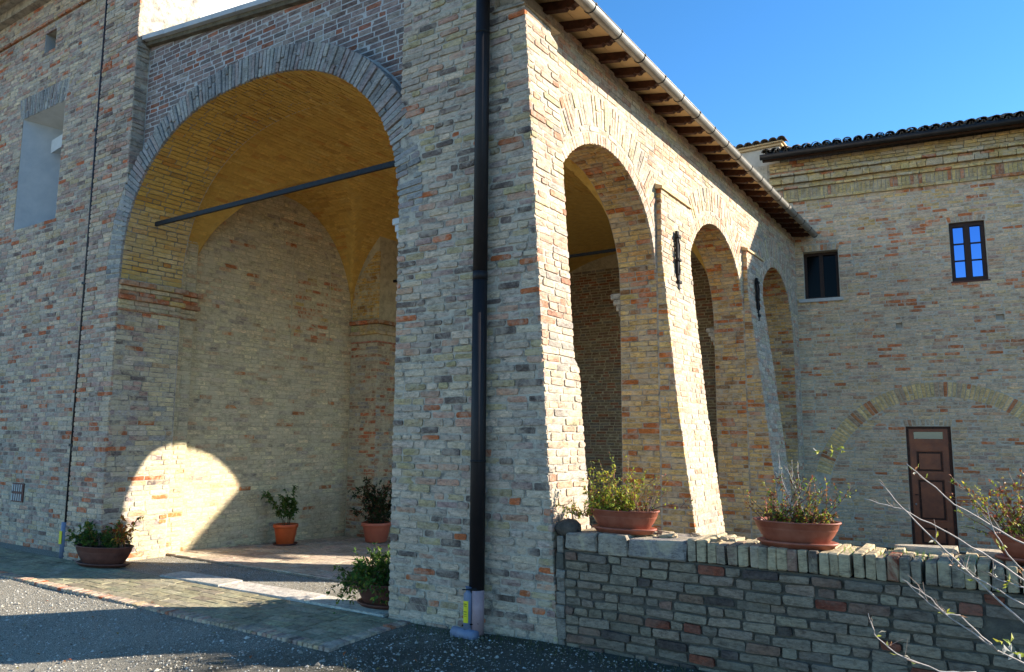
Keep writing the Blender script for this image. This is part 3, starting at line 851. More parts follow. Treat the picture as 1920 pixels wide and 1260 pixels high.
# =================================================================== ARCADE WALL (faces +X)
XB = -0.44; XI = -0.98
ARC = [(0.60, 3.40), (4.50, 7.26), (8.25, 10.85)]
TOPB = 6.07
ar = thing('arcade_wall', (XB, 5.6, -0.2), 'long sunlit brick arcade wall with three round arches under the wooden eave', 'wall')
def arcpts(a, b, off=0.0, N=36, dz=0.0):
    c, w = (a + b) / 2, (b - a) / 2
    return [(c + (w + off) * math.cos(t), 3.66 + (1.37 + off + dz) * math.sin(t)) for t in np.linspace(0, math.pi, N + 1)]
poly = [(0.1, -0.8)]
for a, b in ARC:
    poly += [(a - .012 if a > 1 else a, -0.8), (a - .012 if a > 1 else a, 3.66)] + arcpts(a, b, .012)[::-1][1:-1] + [(b + .012, 3.66), (b + .012, -0.8)]
poly += [(11.45, -0.8), (11.45, TOPB), (0.1, TOPB)]
# order: left to right along u
extrude('wall_core', [poly], FB(XB), XI - XB, -0.006, M_CLEAN, ar)
ring1, ring2, ring3 = .14, .205, .60
regs = [[(0.0, -0.12), (11.3, -0.12), (11.3, TOPB), (0.0, TOPB)]]
for a, b in ARC:
    o = arcpts(a, b, ring3 if True else .2)
    o = [(min(max(x, a - .55), b + .55), z) for x, z in o]
def in_ring(u, v, pad=0.0):
    for a, b in ARC:
        c, w = (a + b) / 2, (b - a) / 2
        if v < 3.66:
            if a - pad * .0 < u < b: return True
        elif ((u - c) / (w + ring3 + pad)) ** 2 + ((v - 3.66) / (1.37 + ring3 + pad)) ** 2 < 1: return True
    return False
# outer ring is only built above the haunches (z > 4.35)
def upper_outline(a, b):
    c, w = (a + b) / 2, (b - a) / 2
    o = [p for p in arcpts(a, b, ring3, 60) if p[1] > 4.30]
    i = [p for p in arcpts(a, b, ring1 + .01, 60) if p[1] <= 4.30]
    ir = [p for p in i if p[0] > c]; il = [p for p in i if p[0] < c]
    return [(b, -0.5)] + ir + o + il + [(a, -0.5)]
regs = [[(0.55, -0.12), (11.28, -0.12), (11.28, TOPB), (0.55, TOPB)]] + [upper_outline(a, b) for a, b in ARC]
# fuse overlapping outlines by point tests instead of even-odd
def lay_pts(u0, u1, v0, v1, inside_fn, P, pal, ch=.0705, bl=.27, mo=.012, **kw):
    recs = []
    n = int(round((v1 - v0) / ch)); h = (v1 - v0) / n
    for k in range(n):
        vm = v0 + (k + .5) * h
        us = np.arange(u0, u1, .01); ok = [not inside_fn(u, vm) for u in us]
        st = None
        for u, f_ in list(zip(us, ok)) + [(u1, False)]:
            if f_ and st is None: st = u
            if not f_ and st is not None:
                if u - st > .04:
                    recs += lay([[(st, v0 + k * h), (u, v0 + k * h), (u, v0 + (k + 1) * h), (st, v0 + (k + 1) * h)]], P, pal, ch=h, bl=bl, mo=mo, **kw)
                st = None
    return recs
def inout(u, v):
    for a, b in ARC:
        c, w = (a + b) / 2, (b - a) / 2
        if v < 3.66:
            if a - .002 < u < b + .002: return True
        else:
            if ((u - c) / (w + ring1)) ** 2 + ((v - 3.66) / (1.37 + ring1)) ** 2 < 1: return True
            if v > 4.30 and ((u - c) / (w + ring3)) ** 2 + ((v - 3.66) / (1.37 + ring3)) ** 2 < 1: return True
    return False
recs = lay_pts(0.55, 11.28, -0.12, TOPB, inout, FB(XB), P_SUN, jit=.003, rnd_=.006, proud=.004, wob=.002)
queue(ar, 'brick', B_CLEAN, recs)
recs = []
for a, b in ARC:
    i0 = arcpts(a, b, 0, 60); i1 = arcpts(a, b, ring1 - .008, 60)
    recs += ring(i0, i1, FB(XB), P_SUN, bw=.068, mo=.014, proud=.005, rnd_=.006)
    c = (a + b) / 2
    # thin course laid along the arch
    m0 = [p for p in arcpts(a, b, ring1 + .006, 60) if p[1] > 4.3]; m1 = [p for p in arcpts(a, b, ring2 - .006, 60)]
    lo = min(m0[0][1], 9)
    m1 = m1[arcpts(a, b, ring1 + .006, 60).index(m0[0]):][:len(m0)]
    recs += ring(m0, m1, FB(XB), P_SUN, bw=.24, mo=.014, proud=.004)
    full = arcpts(a, b, ring2 + .004, 60); fo = arcpts(a, b, ring3 - .03, 60)
    idx = [k for k, p in enumerate(full) if p[1] > 4.33]
    recs += ring([full[k] for k in idx], [fo[k] for k in idx], FB(XB), P_SUN, bw=.066, mo=.015, proud=.008, split=.55, rnd_=.006)
recs = [r for r in recs if r.v[:, 1].min() > 0.56 and r.v[:, 1].max() < 11.3]
queue(ar, 'arch_brick', B_CLEAN, recs)
# soffits of the three arches and jambs facing the camera
recs = []
for a, b in ARC:
    Pq, Lq = soffit_map(arcpts(a, b, 0, 60), 0)
    Pm = lambda u, v, w, Pq=Pq: (u, Pq(0, v, w)[0], Pq(0, v, w)[2])
    recs += lay([[(XI + .005, 0), (XB - .01, 0), (XB - .01, Lq), (XI + .005, Lq)]], Pm, P_JAMB, ch=.068, bl=.27, mo=.013, jit=.003, rnd_=.006, proud=.004, depth=.02)
recs = [r for r in recs if r.v[:, 1].mean() > 1.0]
queue(ar, 'soffit_brick', B_CLEAN, recs)
recs = []
for y in (3.40, 7.26, 10.85):
    recs += lay([[(XI + .005, -0.2), (XB - .01, -0.2), (XB - .01, 3.64), (XI + .005, 3.64)]], FA(y), P_JAMB, ch=.0705, bl=.27, mo=.013, jit=.003, rnd_=.006, proud=.004, depth=.02,
                palf=lambda u, v: P_RED if 3.5 < v < 3.58 else P_JAMB)
queue(ar, 'jamb_brick', B_CLEAN, recs)
# inner faces and mouldings of the piers
for (ya, yb) in ((3.40, 4.50), (7.26, 8.25)):
    for z0, z1, pr in ((3.52, 3.60, .15), (3.44, 3.518, .11), (3.36, 3.438, .07), (3.28, 3.358, .03)):
        G().box((XI - pr, ya + .02, z0), (XI + .02, yb - .02, z1), bev=.01).build('impost_moulding', M_CLEAN, ar)
# plain inside face of the corner bay
extrude('end_panel', [[(XB - .55, -0.6), (XB - .02, -0.6), (XB - .02, 5.9), (XB - .55, 5.9)]], FA(0.66), -0.02, 0.05, M_PALE, ar)

# =================================================================== BUTTRESSES
def butt(label, ya, yb, prof, top_z, palL):
    t = thing('buttress', ((XB), (ya + yb) / 2, -0.2), label, 'buttress', None)
    zs = [p[0] for p in prof]; xs_ = [p[1] for p in prof]
    f = lambda v: float(np.interp(v, zs, xs_))
    side = [(XB - .02, -0.6)] + [(f(-.6) - .007, -0.6)] + [(f(z) - .007, z) for z in zs if -.6 < z < top_z] + [(f(top_z) - .007, top_z), (XB - .02, top_z)]
    # body: profile in XZ, extruded along Y
    extrude('core', [side], lambda u, v, w: (u, w, v), ya + .007, yb - .007, M_CLEAN, t)
    r1 = lay([[(ya, -0.2), (yb, -0.2), (yb, top_z), (ya, top_z)]], FBat(f), palL, ch=.0705, bl=.26, mo=.012, jit=.004, rnd_=.007, proud=.005, wob=.003)
    queue(t, 'brick', B_CLEAN, r1)
    sidep = [(XB + .005, -0.2), (f(-.2), -0.2)] + [(f(z), z) for z in zs if -.2 < z < top_z] + [(f(top_z), top_z), (XB + .005, top_z)]
    r2 = lay([sidep], FA(ya), P_JAMB, ch=.0705, bl=.26, mo=.013, jit=.004, rnd_=.007, proud=.005)
    queue(t, 'side_brick', B_CLEAN, r2)
    # sloping tile course on top
    y = ya - .03
    while y < yb:
        e = min(y + .28, yb + .03)
        g = G(); zt = top_z
        g.add([(XB, y, zt), (f(zt) + .03, y, zt - .01), (f(zt) + .03, e - .008, zt - .01), (XB, e - .008, zt), (XB, y, zt + .07), (f(zt) + .03, y, zt + .025), (f(zt) + .03, e - .008, zt + .025), (XB, e - .008, zt + .07)],
              [[0, 3, 2, 1], [4, 5, 6, 7], [0, 1, 5, 4], [1, 2, 6, 5], [2, 3, 7, 6], [3, 0, 4, 7]])
        g.build('cap_tile', PIAN, t); y = e
    return t, f
b2, f2 = butt('leaning sunlit brick buttress between the first and second side arches', 3.40, 4.50,
              [(-.6, .10), (0.5, 0.0), (2.15, -.20), (4.1, -.37), (4.95, -.36)], 4.95, P_SUN)
b3, f3 = butt('leaning brick buttress in shade between the second and third side arches', 7.26, 8.25,
              [(-.6, .12), (1.24, -.05), (2.76, -.20), (4.2, -.36), (4.9, -.355)], 4.92, P_SUN)
# iron wall anchors
def anchor(y, z0, z1, x, label):
    a = thing('wall_anchor', (x, y, (z0 + z1) / 2), label, 'wall anchor', 'iron tie anchors on the buttresses')
    G().box((x, y - .035, z0), (x + .04, y + .035, z1), bev=.008).build('bar', IRON, a)
    g = G(); zc = (z0 + z1) / 2
    g.tube([(x + .06, y - .06, z1 - .12), (x + .075, y - .085, z1 - .17), (x + .07, y - .05, z1 - .22), (x + .06, y - .03, z1 - .3), (x + .06, y - .03, z0 + .25),
            (x + .07, y - .06, z0 + .2), (x + .06, y - .09, z0 + .18)], .012, 6)
    g.build('wedge', IRON, a, True)
    for z in (z0 + .10, zc, z1 - .08): G().box((x + .01, y - .055, z - .02), (x + .06, y + .055, z + .02), bev=.006).build('collar', IRON, a)
    return a
anchor(3.88, 3.66, 4.47, -.355, 'black iron wall anchor on the sunlit buttress between the first and second side arches')
anchor(7.72, 3.72, 4.50, -.345, 'black iron wall anchor on the shaded buttress nearest the rear building')

# =================================================================== PORTICO EAVE
ro = thing('portico_roof', (-3.5, 5.4, 6.2), 'lean-to portico roof with dark carved rafter ends under its eave', 'roof')
def slab(name, pts, mat, parent, occ=False):
    """8 corners: bottom 4 then top 4"""
    return G().add(pts, [[0, 3, 2, 1], [4, 5, 6, 7], [0, 1, 5, 4], [1, 2, 6, 5], [2, 3, 7, 6], [3, 0, 4, 7]]).build(name, mat, parent, occ=occ)
zr = lambda x: 6.115 - .20 * (x - XB) * (1 if x > XB else 1)
Y0, Y1 = 0.98, 11.35
slab('roof_deck', [(-7.3, Y0, zr(-7.3) - .02 + .04), (-.03, Y0, zr(-.03) + .04), (-.03, Y1, zr(-.03) + .04), (-7.3, Y1, zr(-7.3) + .02),
                   (-7.3, Y0, zr(-7.3) + .10), (-.03, Y0, zr(-.03) + .10), (-.03, Y1, zr(-.03) + .10), (-7.3, Y1, zr(-7.3) + .10)], TILE_R, ro, True)
slab('roof_deck', [(-.70, -.35, zr(-.7) + .04), (-.03, -.35, zr(-.03) + .04), (-.03, Y0, zr(-.03) + .04), (-.70, Y0, zr(-.7) + .04),
                   (-.70, -.35, zr(-.7) + .10), (-.03, -.35, zr(-.03) + .10), (-.03, Y0, zr(-.03) + .10), (-.70, Y0, zr(-.7) + .10)], TILE_R, ro, True)
G().box((-.05, -.35, zr(-.03) - .035), (-.03, 11.2, zr(-.03) + .10)).build('fascia', WOOD_D, ro)
# flat clay tiles of the soffit
nr = 27
ry = np.linspace(0.12, 11.05, nr)
sp = ry[1] - ry[0]
for k in range(nr + 1):
    ya = (ry[0] - sp if k == 0 else ry[k - 1]) ; yb2 = (ry[k] if k < nr else 11.3)
    for x0, x1 in ((-.56, -.30), (-.295, -.052)):
        slab('soffit_tile', [(x0, ya + .004, zr(x0) + .012), (x1, ya + .004, zr(x1) + .012), (x1, yb2 - .004, zr(x1) + .012), (x0, yb2 - .004, zr(x0) + .012),
                             (x0, ya + .004, zr(x0) + .036), (x1, ya + .004, zr(x1) + .036), (x1, yb2 - .004, zr(x1) + .036), (x0, yb2 - .004, zr(x0) + .036)], PIAN, ro)
# rafters with a carved end
def rafter(y):
    prof = [(-.60, zr(-.60) + .010), (-.60, zr(-.60) - .085), (-.20, zr(-.20) - .085), (-.175, zr(-.2) - .065), (-.15, zr(-.15) - .075), (-.115, zr(-.1) - .07), (-.09, zr(-.09) - .045), (-.06, zr(-.06) - .035), (-.055, zr(-.055) + .010)]
    w = .038
    n = len(prof)
    V = [(x, y - w, z) for x, z in prof] + [(x, y + w, z) for x, z in prof]
    F = [list(range(n)), list(range(n, 2 * n))[::-1]] + [[i, (i + 1) % n, n + (i + 1) % n, n + i][::-1] for i in range(n)]
    return mesh('rafter', V, F, WOOD_D, ro)
for y in ry: rafter(y + rnd.uniform(-.01, .01))
# brick under-eave course
recs = lay([[(-.3, 6.0), (11.2, 6.0), (11.2, 6.07), (-.3, 6.07)]], FB(XB + .02), P_INNER, ch=.07, bl=.27)
gt = thing('gutter', (.01, 5.3, 6.0), 'half-round metal gutter along the eave of the arcade, sunlit then dark at its far end', 'gutter')
g = G(); gc = (0.012, 6.025); gr_ = .066
def gutter_part(y0, y1):
    V = []; F = []; n = 12
    for y in (y0, y1):
        for r_ in (gr_, gr_ - .006):
            for k in range(n + 1):
                t = math.pi + math.pi * k / n
                V.append((gc[0] + r_ * math.cos(t), y, gc[1] + r_ * math.sin(t)))
    m = n + 1
    for k in range(n):
        F.append([k, k + 1, 2 * m + k + 1, 2 * m + k]); F.append([m + k, 3 * m + k, 3 * m + k + 1, m + k + 1])
        F.append([k, m + k, m + k + 1, k + 1]); F.append([2 * m + k, 2 * m + k + 1, 3 * m + k + 1, 3 * m + k])
    F.append([0, 2 * m, 3 * m, m]); F.append([n, m + n, 3 * m + n, 2 * m + n])
    return mesh('gutter_length', V, F, ZINC, gt, smooth=False)
bks = []
yy = -0.9
while yy < 11.0:
    gutter_part(yy, min(yy + 2.4, 11.15)); yy += 2.4
y = -0.55
while y < 11.1:
    g = G(); n = 12
    g.tube([(gc[0] + (gr_ + .003) * math.cos(t), y, gc[1] + (gr_ + .003) * math.sin(t)) for t in np.linspace(math.pi, 2 * math.pi, 13)], .006, 5)
    g.box((gc[0] + gr_ - .004, y - .012, gc[1] - .005), (gc[0] + gr_ + .012, y + .012, gc[1] + .014))
    g.box((gc[0] - gr_ - .02, y - .010, gc[1] + .004), (gc[0] + gr_ + .004, y + .010, gc[1] + .009))
    g.build('bracket', IRON, gt); y += .615
G().tube([(gc[0] + gr_, -0.9, gc[1] + .004), (gc[0] + gr_, 11.15, gc[1] + .004)], .007, 6).build('rolled_edge', ZINC, gt, True)
G().add([(gc[0] + gr_ * math.cos(t), 11.152, gc[1] + gr_ * math.sin(t)) for t in np.linspace(math.pi, 2 * math.pi, 13)], [list(range(13))]).build('end_cap', GUT_D, gt)

# =================================================================== CORNER DOWNPIPE
dp = thing('downpipe', (-.78, -.08, -.08), 'thick dark brown downpipe on the corner pier with a yellow sticker near its foot', 'downpipe')
G().tube([(-.775, -.09, .30), (-.775, -.09, 3.2)], .070, 16).build('pipe', PIPE_D, dp, True)
G().tube([(-.775, -.09, 3.195), (-.775, -.09, 6.6)], .069, 16).build('pipe', PIPE_D, dp, True)
G().tube([(-.775, -.09, 3.14), (-.775, -.09, 3.22)], .0725, 16).build('pipe_socket', PIPE_D, dp, True)
for z in (1.45, 5.6): G().tube([(-.775, -.09, z), (-.775, -.09, z + .02)], .0725, 16).build('clamp', IRON, dp, True)
G().tube([(-.815, -.165, -.05), (-.815, -.165, .30), (-.812, -.155, .36)], [.040, .040, .036], 14).build('plastic_stub', PVC_B, dp, True)
G().tube([(-.735, -.125, -.04), (-.735, -.125, .33)], .056, 14).build('plastic_sleeve', PVC_P, dp, True)
G().tube([(-.97, -.16, -.045), (-.70, -.20, -.045)], .052, 14).build('foot_pipe', PVC_B, dp, True)
st = G()
v = []; n = 5
for z in (.06, .245):
    for k in range(n + 1):
        t = math.radians(-130 + 80 * k / n); v.append((-.815 + .0415 * math.cos(t), -.165 + .0415 * math.sin(t), z))
st.add(v, [[k, k + 1, n + 2 + k, n + 1 + k] for k in range(n)])
sticker = st.build('sticker', YELLOW, dp)
v = []
for z0, z1 in ((.215, .222), (.20, .205), (.15, .156), (.13, .134), (.115, .119)):
    b0 = len(v)
    for z in (z0, z1):
        for k in range(3):
            t = math.radians(-115 + 45 * k / 2); v.append((-.815 + .0422 * math.cos(t), -.165 + .0422 * math.sin(t), z))
mesh('printed_lines', v, [[b + k, b + k + 1, b + 4 + k, b + 3 + k] for b in range(0, len(v), 6) for k in range(2)], IRON, sticker)
G().tube([(-.86 + .0, -.19, .335), (-.72, -.165, .35)], .006, 5).build('strap', IRON, dp)
G().tube([(-.86, -.19, .03), (-.70, -.165, .06)], .006, 5).build('strap', IRON, dp)

# =================================================================== REAR BUILDING (faces the camera)
cb = thing('rear_building', (2, 11.6, -0.4), 'rear brick building closing the courtyard, with tiled roof, door and two windows', 'building')
XE = 9.6
CT = 7.80
w1 = (-.28, .42, 4.66, 5.71); w2 = (2.50, 3.12, 4.82, 6.04); dr = (1.50, 2.29, -0.6, 1.91)
rect = lambda r: [(r[0], r[2]), (r[1], r[2]), (r[1], r[3]), (r[0], r[3])]
h1 = (1.44, 1.56, 3.92, 4.05); h2 = (3.19, 3.33, 3.99, 4.11); h3 = (5.1, 5.23, 4.0, 4.12)
outer = [(-2.2, -0.9), (dr[0], -0.9), (dr[0], dr[3]), (dr[1], dr[3]), (dr[1], -0.9), (XE, -0.9), (XE, CT), (-2.2, CT)]
extrude('wall_core', [outer] + [rect(q)[::-1] for q in (w1, w2, h1, h2, h3)], FCf(), -0.35, -0.005, mortar_material('rear_mortar', (.62, .53, .39), (.48, .41, .30), .2), cb)
G().add([FCf()(-2.2, -.9, -.36), FCf()(XE, -.9, -.36), FCf()(XE, -.9, -6), FCf()(-2.2, -.9, -6), FCf()(-2.2, CT, -.36), FCf()(XE, CT, -.36), FCf()(XE, CT, -6), FCf()(-2.2, CT, -6)],
        [[0, 3, 2, 1], [4, 5, 6, 7], [0, 1, 5, 4], [1, 2, 6, 5], [2, 3, 7, 6], [3, 0, 4, 7]]).build('rear_core', PLASTER, cb, occ=True)
RC, RZ, RI, RO = 2.13, .38, 2.12, 2.42
def palC(u, v):
    if v > 6.0 and rnd.random() < (v - 6.0) * .5: return P_CTOP
    return P_C
rects = [w1, w2, dr, h1, h2, h3, (w1[0] - .02, w1[1] + .02, w1[3], w1[3] + .15), (w2[0] - .04, w2[1] + .04, w2[3], w2[3] + .13), (dr[0] - .08, dr[1] + .08, dr[3], dr[3] + .15),
         (w1[0] - .1, w1[1] + .06, w1[2] - .07, w1[2])]
def inC(u, v):
    for r in rects:
        if r[0] - .003 < u < r[1] + .003 and r[2] < v < r[3]: return True
    d = math.hypot(u - RC, v - RZ)
    return RI - .01 < d < RO + .01 and v > RZ + .1
recs = lay_pts(-.44, 5.4, -0.5, 6.86, inC, FCf(), P_C, jit=.003, rnd_=.006, proud=.004, bl=.27, wob=.003, mo=.011, palf=palC)
queue(cb, 'brick', B_REAR, recs)
an = [math.radians(a) for a in np.linspace(14, 166, 80)]
recs = ring([(RC + RI * math.cos(a), RZ + RI * math.sin(a)) for a in an], [(RC + RO * math.cos(a), RZ + RO * math.sin(a)) for a in an], FCf(.006), mk((26, (.64, .52, .28)), (6, (.50, .22, .10)), (5, (.46, .36, .25)), (12, (.66, .52, .26))), bw=.072, mo=.014, split=.1, proud=.003, jit=.002)
recs = [r for r in recs if r.v[:, 0].min() > -.42]
for r_, hgt in ((w1, .14), (w2, .12), (dr, .14)):
    recs += ring([(r_[1] + .02, r_[3] + .006), (r_[0] - .02, r_[3] + .006)], [(r_[1] + .05, r_[3] + hgt), (r_[0] - .05, r_[3] + hgt)], FCf(), P_C, bw=.075, mo=.014)
queue(cb, 'arch_brick', B_ARCH, recs)
# cornice: soldier course, mouldings, frieze
for z0, z1, pr in ((6.86, 6.93, .05), (7.15, 7.21, .08), (7.27, 7.38, .13), (7.44, 7.50, .17)):
    recs = []
    P = FCf(pr)
    recs = lay([[(-.9, z0), (5.4, z0), (5.4, z1), (-.9, z1)]], P, P_CTOP, ch=z1 - z0, bl=.29, mo=.006, jit=.004, proud=.006, depth=pr + .02)
    queue(cb, 'cornice_brick', B_CLEAN, recs)
recs = ring([(5.4, 6.94), (-.7, 6.94)], [(5.4, 7.145), (-.7, 7.145)], FCf(.03), mk((24, (.50, .37, .16)), (6, (.42, .17, .07)), (10, (.44, .33, .17))), bw=.075, mo=.010, proud=.004, depth=.04)
queue(cb, 'soldier_brick', B_CLEAN, recs)
recs = lay([[(-.9, 7.50), (5.4, 7.50), (5.4, 7.80), (-.9, 7.80)]], FCf(.05), P_CTOP, ch=.07, bl=.28, mo=.010)
recs += lay([[(-.9, 7.21), (5.4, 7.21), (5.4, 7.27), (-.9, 7.27)]], FCf(.04), P_CTOP, ch=.06, bl=.28, mo=.006)
recs += lay([[(-.9, 7.38), (5.4, 7.38), (5.4, 7.44), (-.9, 7.44)]], FCf(.10), P_CTOP, ch=.06, bl=.28, mo=.006, depth=.1)
queue(cb, 'frieze_brick', B_CLEAN, recs)
Pc = FCf()
def cbox(name, u0, u1, v0, v1, wa, wb, mat, parent, bev=0):
    V = [Pc(u, v, w) for u in (u0, u1) for v in (v0, v1) for w in (wa, wb)]
    F = [[0, 1, 3, 2], [4, 6, 7, 5], [0, 4, 5, 1], [2, 3, 7, 6], [0, 2, 6, 4], [1, 5, 7, 3]]
    o = mesh(name, V, F, mat, parent)
    return o
cbox('cornice_backing', -.95, XE, 6.87, 7.8, -.3, .02, M_CLEAN, cb)
# window by the arcade: two dark casements with a stone sill
wa = cbox('window', w1[0] + .0, w1[1], w1[2], w1[3], -.30, -.28, GLASS_DK, cb)
for (a, b, c, d) in ((w1[0], w1[0] + .06, w1[2], w1[3]), (w1[1] - .06, w1[1], w1[2], w1[3]), (w1[0] + .06, w1[1] - .06, w1[2], w1[2] + .06), (w1[0] + .06, w1[1] - .06, w1[3] - .06, w1[3]),
                     (.03, .11, w1[2] + .06, w1[3] - .06)):
    cbox('frame', a, b, c, d, -.275, -.215, WOOD_FR, wa)
cbox('sill', w1[0] - .12, w1[1] + .05, w1[2] - .075, w1[2] - .005, -.2, .06, STONE, cb)
# six-pane window
wb_ = cbox('window', w2[0], w2[1], w2[2], w2[3], -.16, -.14, WOOD_FR, cb)
mw = (w2[0] + w2[1]) / 2
for (a, b, c, d) in ((w2[0], w2[0] + .065, w2[2], w2[3]), (w2[1] - .065, w2[1], w2[2], w2[3]), (w2[0] + .065, w2[1] - .065, w2[2], w2[2] + .085), (w2[0] + .065, w2[1] - .065, w2[3] - .085, w2[3]), (mw - .05, mw + .05, w2[2] + .085, w2[3] - .085)):
    cbox('frame', a, b, c, d, -.135, -.07, WOOD_FR, wb_)
ph = (w2[3] - w2[2] - .17) / 3
for k in range(3):
    z = w2[2] + .085 + k * ph
    for a, b in ((w2[0] + .065, mw - .05), (mw + .05, w2[1] - .065)):
        cbox('pane', a + .012, b - .012, z + .012, z + ph - .012, -.125, -.12, GLASS_SKY, wb_)
        if k: cbox('glazing_bar', a, b, z - .012, z + .012, -.13, -.09, WOOD_FR, wb_)
cbox('sill', w2[0] - .03, w2[1] + .03, w2[2] - .03, w2[2] - .002, -.15, .015, TERRA_D, cb)
for h in (h1, h2, h3): cbox('putlog_back', h[0] - .01, h[1] + .01, h[2] - .01, h[3] + .01, -.15, -.12, PLASTER, cb)
# door
do = cbox('door', dr[0], dr[1], -.6, dr[3], -.14, -.10, WOOD_DOOR, cb)
def dbox(n, a, b, c, d, w0_, w1_, m): return cbox(n, a, b, c, d, w0_, w1_, m, do)
dbox('door_frame', dr[0], dr[0] + .05, -.6, dr[3], -.10, -.04, WOOD_D); dbox('door_frame', dr[1] - .05, dr[1], -.6, dr[3], -.10, -.04, WOOD_D)
dbox('door_frame', dr[0] + .05, dr[1] - .05, dr[3] - .05, dr[3], -.10, -.04, WOOD_D)
dbox('transom', dr[0] + .05, dr[1] - .05, 1.56, 1.60, -.10, -.05, WOOD_DOOR)
dbox('fanlight', dr[0] + .14, dr[1] - .14, 1.66, 1.80, -.10, -.095, GLASS_GR)
for a, b, c, d in ((dr[0] + .05, dr[0] + .135, 1.60, dr[3] - .05), (dr[1] - .135, dr[1] - .05, 1.60, dr[3] - .05), (dr[0] + .135, dr[1] - .135, 1.60, 1.655), (dr[0] + .135, dr[1] - .135, 1.805, dr[3] - .05)):
    dbox('fanlight_frame', a, b, c, d, -.10, -.06, WOOD_DOOR)
for a, b in ((dr[0] + .055, dr[0] + .16), (dr[1] - .16, dr[1] - .055)): dbox('stile', a, b, -.5, 1.555, -.10, -.06, WOOD_DOOR)
for c, d in ((1.42, 1.555), (.86, 1.00), (-.08, .05), (-.6, -.42)): dbox('rail', dr[0] + .16, dr[1] - .16, c, d, -.10, -.06, WOOD_DOOR)
for c, d in ((1.03, 1.39), (.08, .83), (-.40, -.11)):
    dbox('panel_moulding', dr[0] + .175, dr[1] - .175, c - .012, d + .012, -.10, -.088, WOOD_D)
    dbox('panel', dr[0] + .21, dr[1] - .21, c + .025, d - .025, -.088, -.07, WOOD_DOOR)
G().tube([Pc(dr[0] + .105, .55, -.055), Pc(dr[0] + .105, .55, -.01), Pc(dr[0] + .16, .55, -.01)], .009, 6).build('door_handle', IRON, do, True)
G().tube([Pc(dr[0] + .105, .36, -.058), Pc(dr[0] + .105, .36, -.05)], .02, 10).build('keyhole_plate', ZINC, do, True)
# roof, gutter, curved tiles
EZ = 7.83
rp = lambda u, w, dz=0: (Pc(u, 0, .42 - w)[0], Pc(u, 0, .42 - w)[1], EZ + dz + .32 * w)
slab('roof_deck', [rp(-1.0, 0), rp(XE + .3, 0), rp(XE + .3, 3.3), rp(-1.0, 3.3), rp(-1.0, 0, .05), rp(XE + .3, 0, .05), rp(XE + .3, 3.3, .05), rp(-1.0, 3.3, .05)], PIAN, cb, True)
slab('roof_deck', [rp(-1.0, 3.3), rp(XE + .3, 3.3), (XE + 1.2, 17.5, 7.9), (-.3, 16.2, 7.9), rp(-1.0, 3.3, .05), rp(XE + .3, 3.3, .05), (XE + 1.2, 17.5, 7.95), (-.3, 16.2, 7.95)], TILE_R, cb, True)
cgp = [(Pc(u, 0, .47)[0], Pc(u, 0, .47)[1], EZ - .0) for u in (-1.04, XE + .3)]
G().tube(cgp, .065, 12).build('gutter', GUT_D, cb, True)
cbox('eave_board', -1.0, XE + .3, EZ - .07, EZ + .0, .30, .42, WOOD_D, cb)
def coppo_mesh():
    V = []; F = []; n = 6
    for y, r in ((0, .098), (.46, .080)):
        for rr in (r, r - .013):
            for k in range(n + 1):
                t = math.pi * k / n; V.append((rr * math.cos(t), y, rr * math.sin(t) * .85))
    m = n + 1
    for k in range(n):
        F += [[k, 2 * m + k, 2 * m + k + 1, k + 1], [m + k, m + k + 1, 3 * m + k + 1, 3 * m + k], [k, k + 1, m + k + 1, m + k]]
    me = bpy.data.meshes.new('roof_tile'); me.from_pydata(V, [], F); me.materials.append(TILE_R)
    me.polygons.foreach_set('use_smooth', [True] * len(me.polygons)); return me
CM = coppo_mesh()
flip = Matrix.Rotation(math.pi, 4, 'Y')
rest = G()
base = Vector(cb.location)
ang = math.atan(.32)
cang = math.atan(.139)
def place_tile(u, w, cover, lift=0.0):
    p = Vector(rp(u, w, .06 + lift + (.05 if cover else .085)))
    m = Matrix.Translation(p) @ Matrix.Rotation(cang + rnd.uniform(-.05, .05), 4, 'Z') @ Matrix.Rotation(ang + .06 + rnd.uniform(-.03, .03), 4, 'X')
    if not cover: m = m @ flip
    if u < 4.6 and cover:
        o = bpy.data.objects.new('roof_tile', CM); COL.objects.link(o); o.parent = cb
        o.matrix_local = Matrix.Translation(-base) @ m
    else:
        rest.add([tuple(m @ v.co) for v in CM.vertices], [list(p_.vertices) for p_ in CM.polygons])
u = -.92
while u < XE + .3:
    for r_ in range(8):
        place_tile(u + rnd.uniform(-.012, .012), r_ * .40 - .04, True, rnd.uniform(0, .012))
        if r_ < 3: place_tile(u + .105, r_ * .40 - .03, False)
    u += .205
rest.build('tile_rows', TILE_R, cb, kind='stuff')
# small plastered tower/chimney behind
ch = thing('chimney', (-1.5, 11.9, 7.8), 'short wide plastered chimney with a tiled cap behind the end of the arcade roof', 'chimney')
G().box((-2.6, 11.75, 7.0), (-.78, 12.6, 8.42)).build('stack', plain('cream_plaster', (.42, .38, .30), (.52, .47, .38), 5, .9, .2), ch, occ=True)
G().box((-2.66, 11.69, 8.40), (-.72, 12.66, 8.46), bev=.01).build('cap_slab', PIAN, ch)
G().box((-2.70, 11.64, 8.46), (-.68, 12.70, 8.50), bev=.01).build('cap_slab', PIAN, ch)
x = -2.6
while x < -.7:
    o = bpy.data.objects.new('cap_tile', CM); COL.objects.link(o); o.parent = ch
    o.matrix_local = Matrix.Translation(-Vector(ch.location)) @ Matrix.Translation((x, 11.58, 8.49)) @ Matrix.Rotation(.10, 4, 'X'); x += .19

